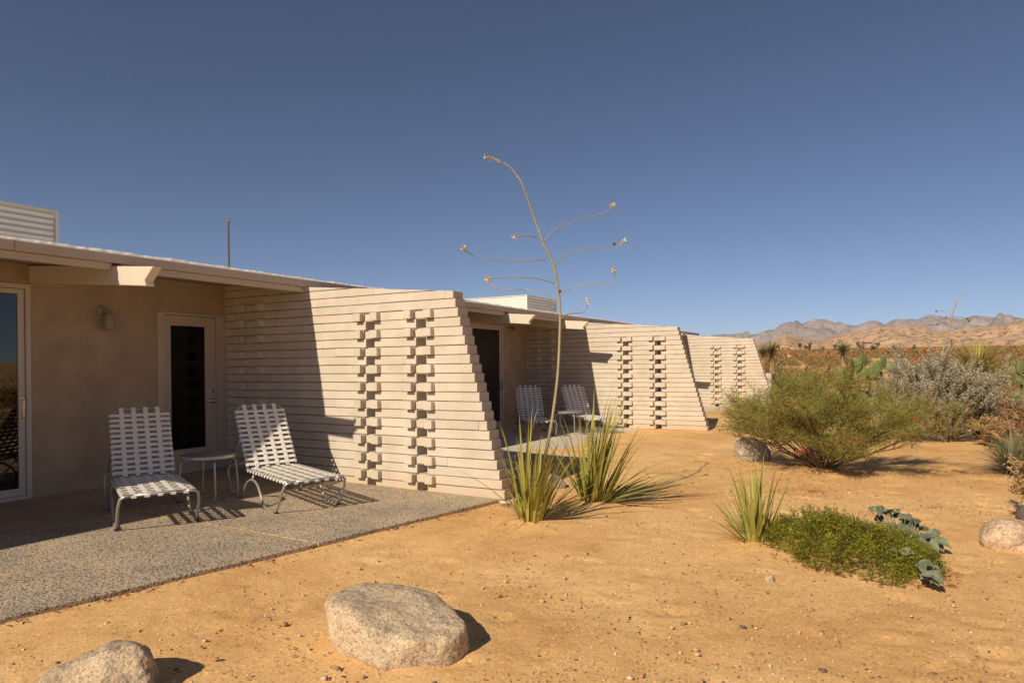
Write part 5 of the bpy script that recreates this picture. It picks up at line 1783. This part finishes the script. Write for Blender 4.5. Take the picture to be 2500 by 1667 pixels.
for i, (x, y, h) in enumerate(jp):
    # walk out along the line of sight until the foot meets the climbing plain
    d = px_to_dir(x, y); dep = 60.0
    for t in np.arange(40, 520, 2.0):
        p = CAMB + d*float(t)
        if p.z <= float(ground_z(p.x, -p.y)): dep = float(t); break
    else: dep = 320.0
    dep = min(max(dep, 60), 340)
    p = CAMB + d*dep; p.z = float(ground_z(p.x, -p.y)) - 0.3
    H = 1.35*h/F_PX*dep
    o = bpy.data.objects.new('joshua_tree', JM[i % 6]); link(o)
    s = H/3.6; o.location = p; o.scale = (s, s, s); o.rotation_euler = (0, 0, i*1.7)
    tag(o, 'small Joshua tree far out on the plain, %s' % ordinal(i, len(jp)), 'Joshua tree', 'Joshua trees on the desert plain')

def bush_mesh(seed, mat):
    r = np.random.default_rng(seed); n = 420
    a = r.uniform(0, 6.28, n); q = np.sqrt(r.random(n)); h = r.random(n)
    P = np.stack([q*np.cos(a)*.75, q*np.sin(a)*.75, (1-q**2*.75)*h*.8], 1); D = P + r.normal(0, .45, (n, 3)) + np.array([0, 0, .35])
    o = cloud('desert_bush', P, D, r.uniform(.12, .28, n), .05, r.random(n), mat, None, world=False); me = o.data; bpy.data.objects.remove(o); return me
BRUSHM = leafmat('brown_brush', (0.16, 0.09, 0.04), (0.42, 0.24, 0.10), .9, .1)
OLIVEM = leafmat('olive_brush', (0.15, 0.125, 0.045), (0.36, 0.29, 0.12), .9, .1)
BM_ = [bush_mesh(1, BRUSHM), bush_mesh(2, BRUSHM), bush_mesh(3, OLIVEM), bush_mesh(4, OLIVEM), bush_mesh(5, BRUSHM)]
rb = random.Random(77)
cnt = 0
while cnt < 240:
    ang = rb.uniform(-0.13, 0.24); d = 18 + 190*rb.random()**1.3
    if cnt > 205: ang = rb.uniform(-1.6, -0.13); d = rb.uniform(12, 50)      # a few to the right, outside the frame
    u = CAM[0] + d*math.cos(ang); v = CAM[1] - d*math.sin(ang)
    if (v < 6.5 and u < 26) or (cnt <= 205 and d < 24 and v < 9): continue
    z = float(ground_z(u, v))
    o = bpy.data.objects.new('desert_bush', BM_[rb.randrange(5)]); link(o)
    s = rb.uniform(.5, 1.25)*(1 + d/260); o.location = W(u, v, z-.05); o.scale = (s*rb.uniform(.9, 1.5), s*rb.uniform(.9, 1.5), s*rb.uniform(.7, 1.05)); o.rotation_euler = (0, 0, rb.uniform(0, 6.28))
    tag(o, 'low olive scrub bush on the desert plain' if o.data in BM_[2:4] else 'low brown scrub bush on the desert plain', 'bush', 'olive scrub bushes on the plain' if o.data in BM_[2:4] else 'brown scrub bushes on the plain')
    cnt += 1

def far_brush():
    n = 20000
    d = np.exp(RNG.uniform(math.log(130), math.log(800), n)); ang = RNG.uniform(-0.20, 0.30, n)
    u = CAM[0] + d*np.cos(ang); v = CAM[1] - d*np.sin(ang)
    dens = np.array([mnoise.noise((a*.012, b*.035, 0)) + .5*mnoise.noise((a*.05, b*.09, 3)) for a, b in zip(u, v)])
    k = dens > RNG.uniform(-.35, .45, n); u, v, d = u[k], v[k], d[k]; n = len(u)
    z = ground_z(u, v)
    s = RNG.uniform(.35, 1.05, n)
    P = np.repeat(np.stack([u, -v, z], 1), 5, 0); S = np.repeat(s, 5)
    P = P + RNG.normal(0, 1, P.shape)*np.array([.7, .7, 0])*S[:, None]; P[:, 2] -= .1
    D = RNG.normal(0, .5, P.shape) + np.array([0, 0, 1])
    o = cloud('distant_brush', P, D, S*RNG.uniform(.7, 1.4, len(S)), S*.9, np.repeat(RNG.random(n), 5), BRUSHM)
    tag(o, 'dark brown scrub carpeting the far plain', 'brush', kind='stuff')
far_brush()
def garden_brush():
    n = 3800
    d = np.exp(RNG.uniform(math.log(18), math.log(320), n)); ang = RNG.uniform(-2.4, -0.22, n)
    u = CAM[0] + d*np.cos(ang); v = CAM[1] - d*np.sin(ang)
    z = ground_z(u, v); s = RNG.uniform(.35, .9, n)
    m = 26
    P = np.repeat(np.stack([u, -v, z], 1), m, 0); S = np.repeat(s, m)
    O = RNG.normal(0, 1, P.shape)*np.array([.5, .5, .22]); O[:, 2] = np.abs(O[:, 2]); P = P + O*S[:, None]
    D = O + RNG.normal(0, .4, P.shape) + np.array([0, 0, .6])
    o = cloud('open_desert_brush', P, D, S*RNG.uniform(.2, .5, len(S)), S*.09, np.repeat(RNG.random(n), m), BRUSHM)
    tag(o, 'brown desert brush facing the motel, seen mirrored in the glass door', 'brush', kind='stuff')
garden_brush()

HOUSEW = simple('white_house_paint', (0.75, 0.72, 0.68), .8, var=.03)
HOUSER = simple('house_roof', (0.42, 0.36, 0.32), .8, var=.05)
for i, (x, y, w) in enumerate(sorted([(2160+a/6.918, 740+b/6.918, c/6.918) for a, b, c in ((240,705,45),(360,690,40),(420,676,55),(585,685,40),(1245,600,45),(1810,490,60),(1885,498,70),(1775,563,40),(1830,563,40),(1995,545,45),(2150,480,55),(1160,625,40),(2260,430,50))])):
    d = px_to_dir(x, y); dep = 1750.0 if y > 832 else 2050.0
    p = CAMB + d*dep
    L = w/F_PX*dep; Hh = L*0.26
    root = empty('distant_house', p - Vector((0, 0, Hh))); tag(root, 'tiny white house below the boulder hills, %s' % ordinal(i, 13), 'house', 'white houses on the far hills')
    root.rotation_euler = (0, 0, YAW + 0.3*math.sin(i*2.1))
    MB().box((-L*.3, -L/2, -L*.8), (L*.3, L/2, Hh)).build('wall', HOUSEW, root)
    MB().add([(-L*.34, -L*.54, Hh), (L*.34, -L*.54, Hh), (L*.34, L*.54, Hh), (-L*.34, L*.54, Hh), (0, -L*.54, Hh*1.35), (0, L*.54, Hh*1.35)], [(0, 1, 4), (2, 3, 5), (1, 2, 5, 4), (3, 0, 4, 5), (0, 3, 2, 1)]).build('roof', HOUSER, root)

def post(x, y0, y1, dep, arm, label):
    b = px_at(x, y1, dep); t = px_at(x, y0, dep); root = empty('roadside_post', b); tag(root, label, 'post')
    m = simple('dark_post', (0.10, 0.08, 0.06), .9)
    MB().tube([b - Vector((0, 0, 2)), t], 0.28, 6).build('pole', m, root, world=True)
    if arm: MB().tube([t, t + rt*arm], 0.35, 6).build('arm', m, root, world=True)
post(2106.5, 837, 851, 300, 3.6, 'dark post with a side arm far out between the Joshua trees')
post(2323, 829, 843, 300, 0, 'plain dark pole far out on the plain below the hills')
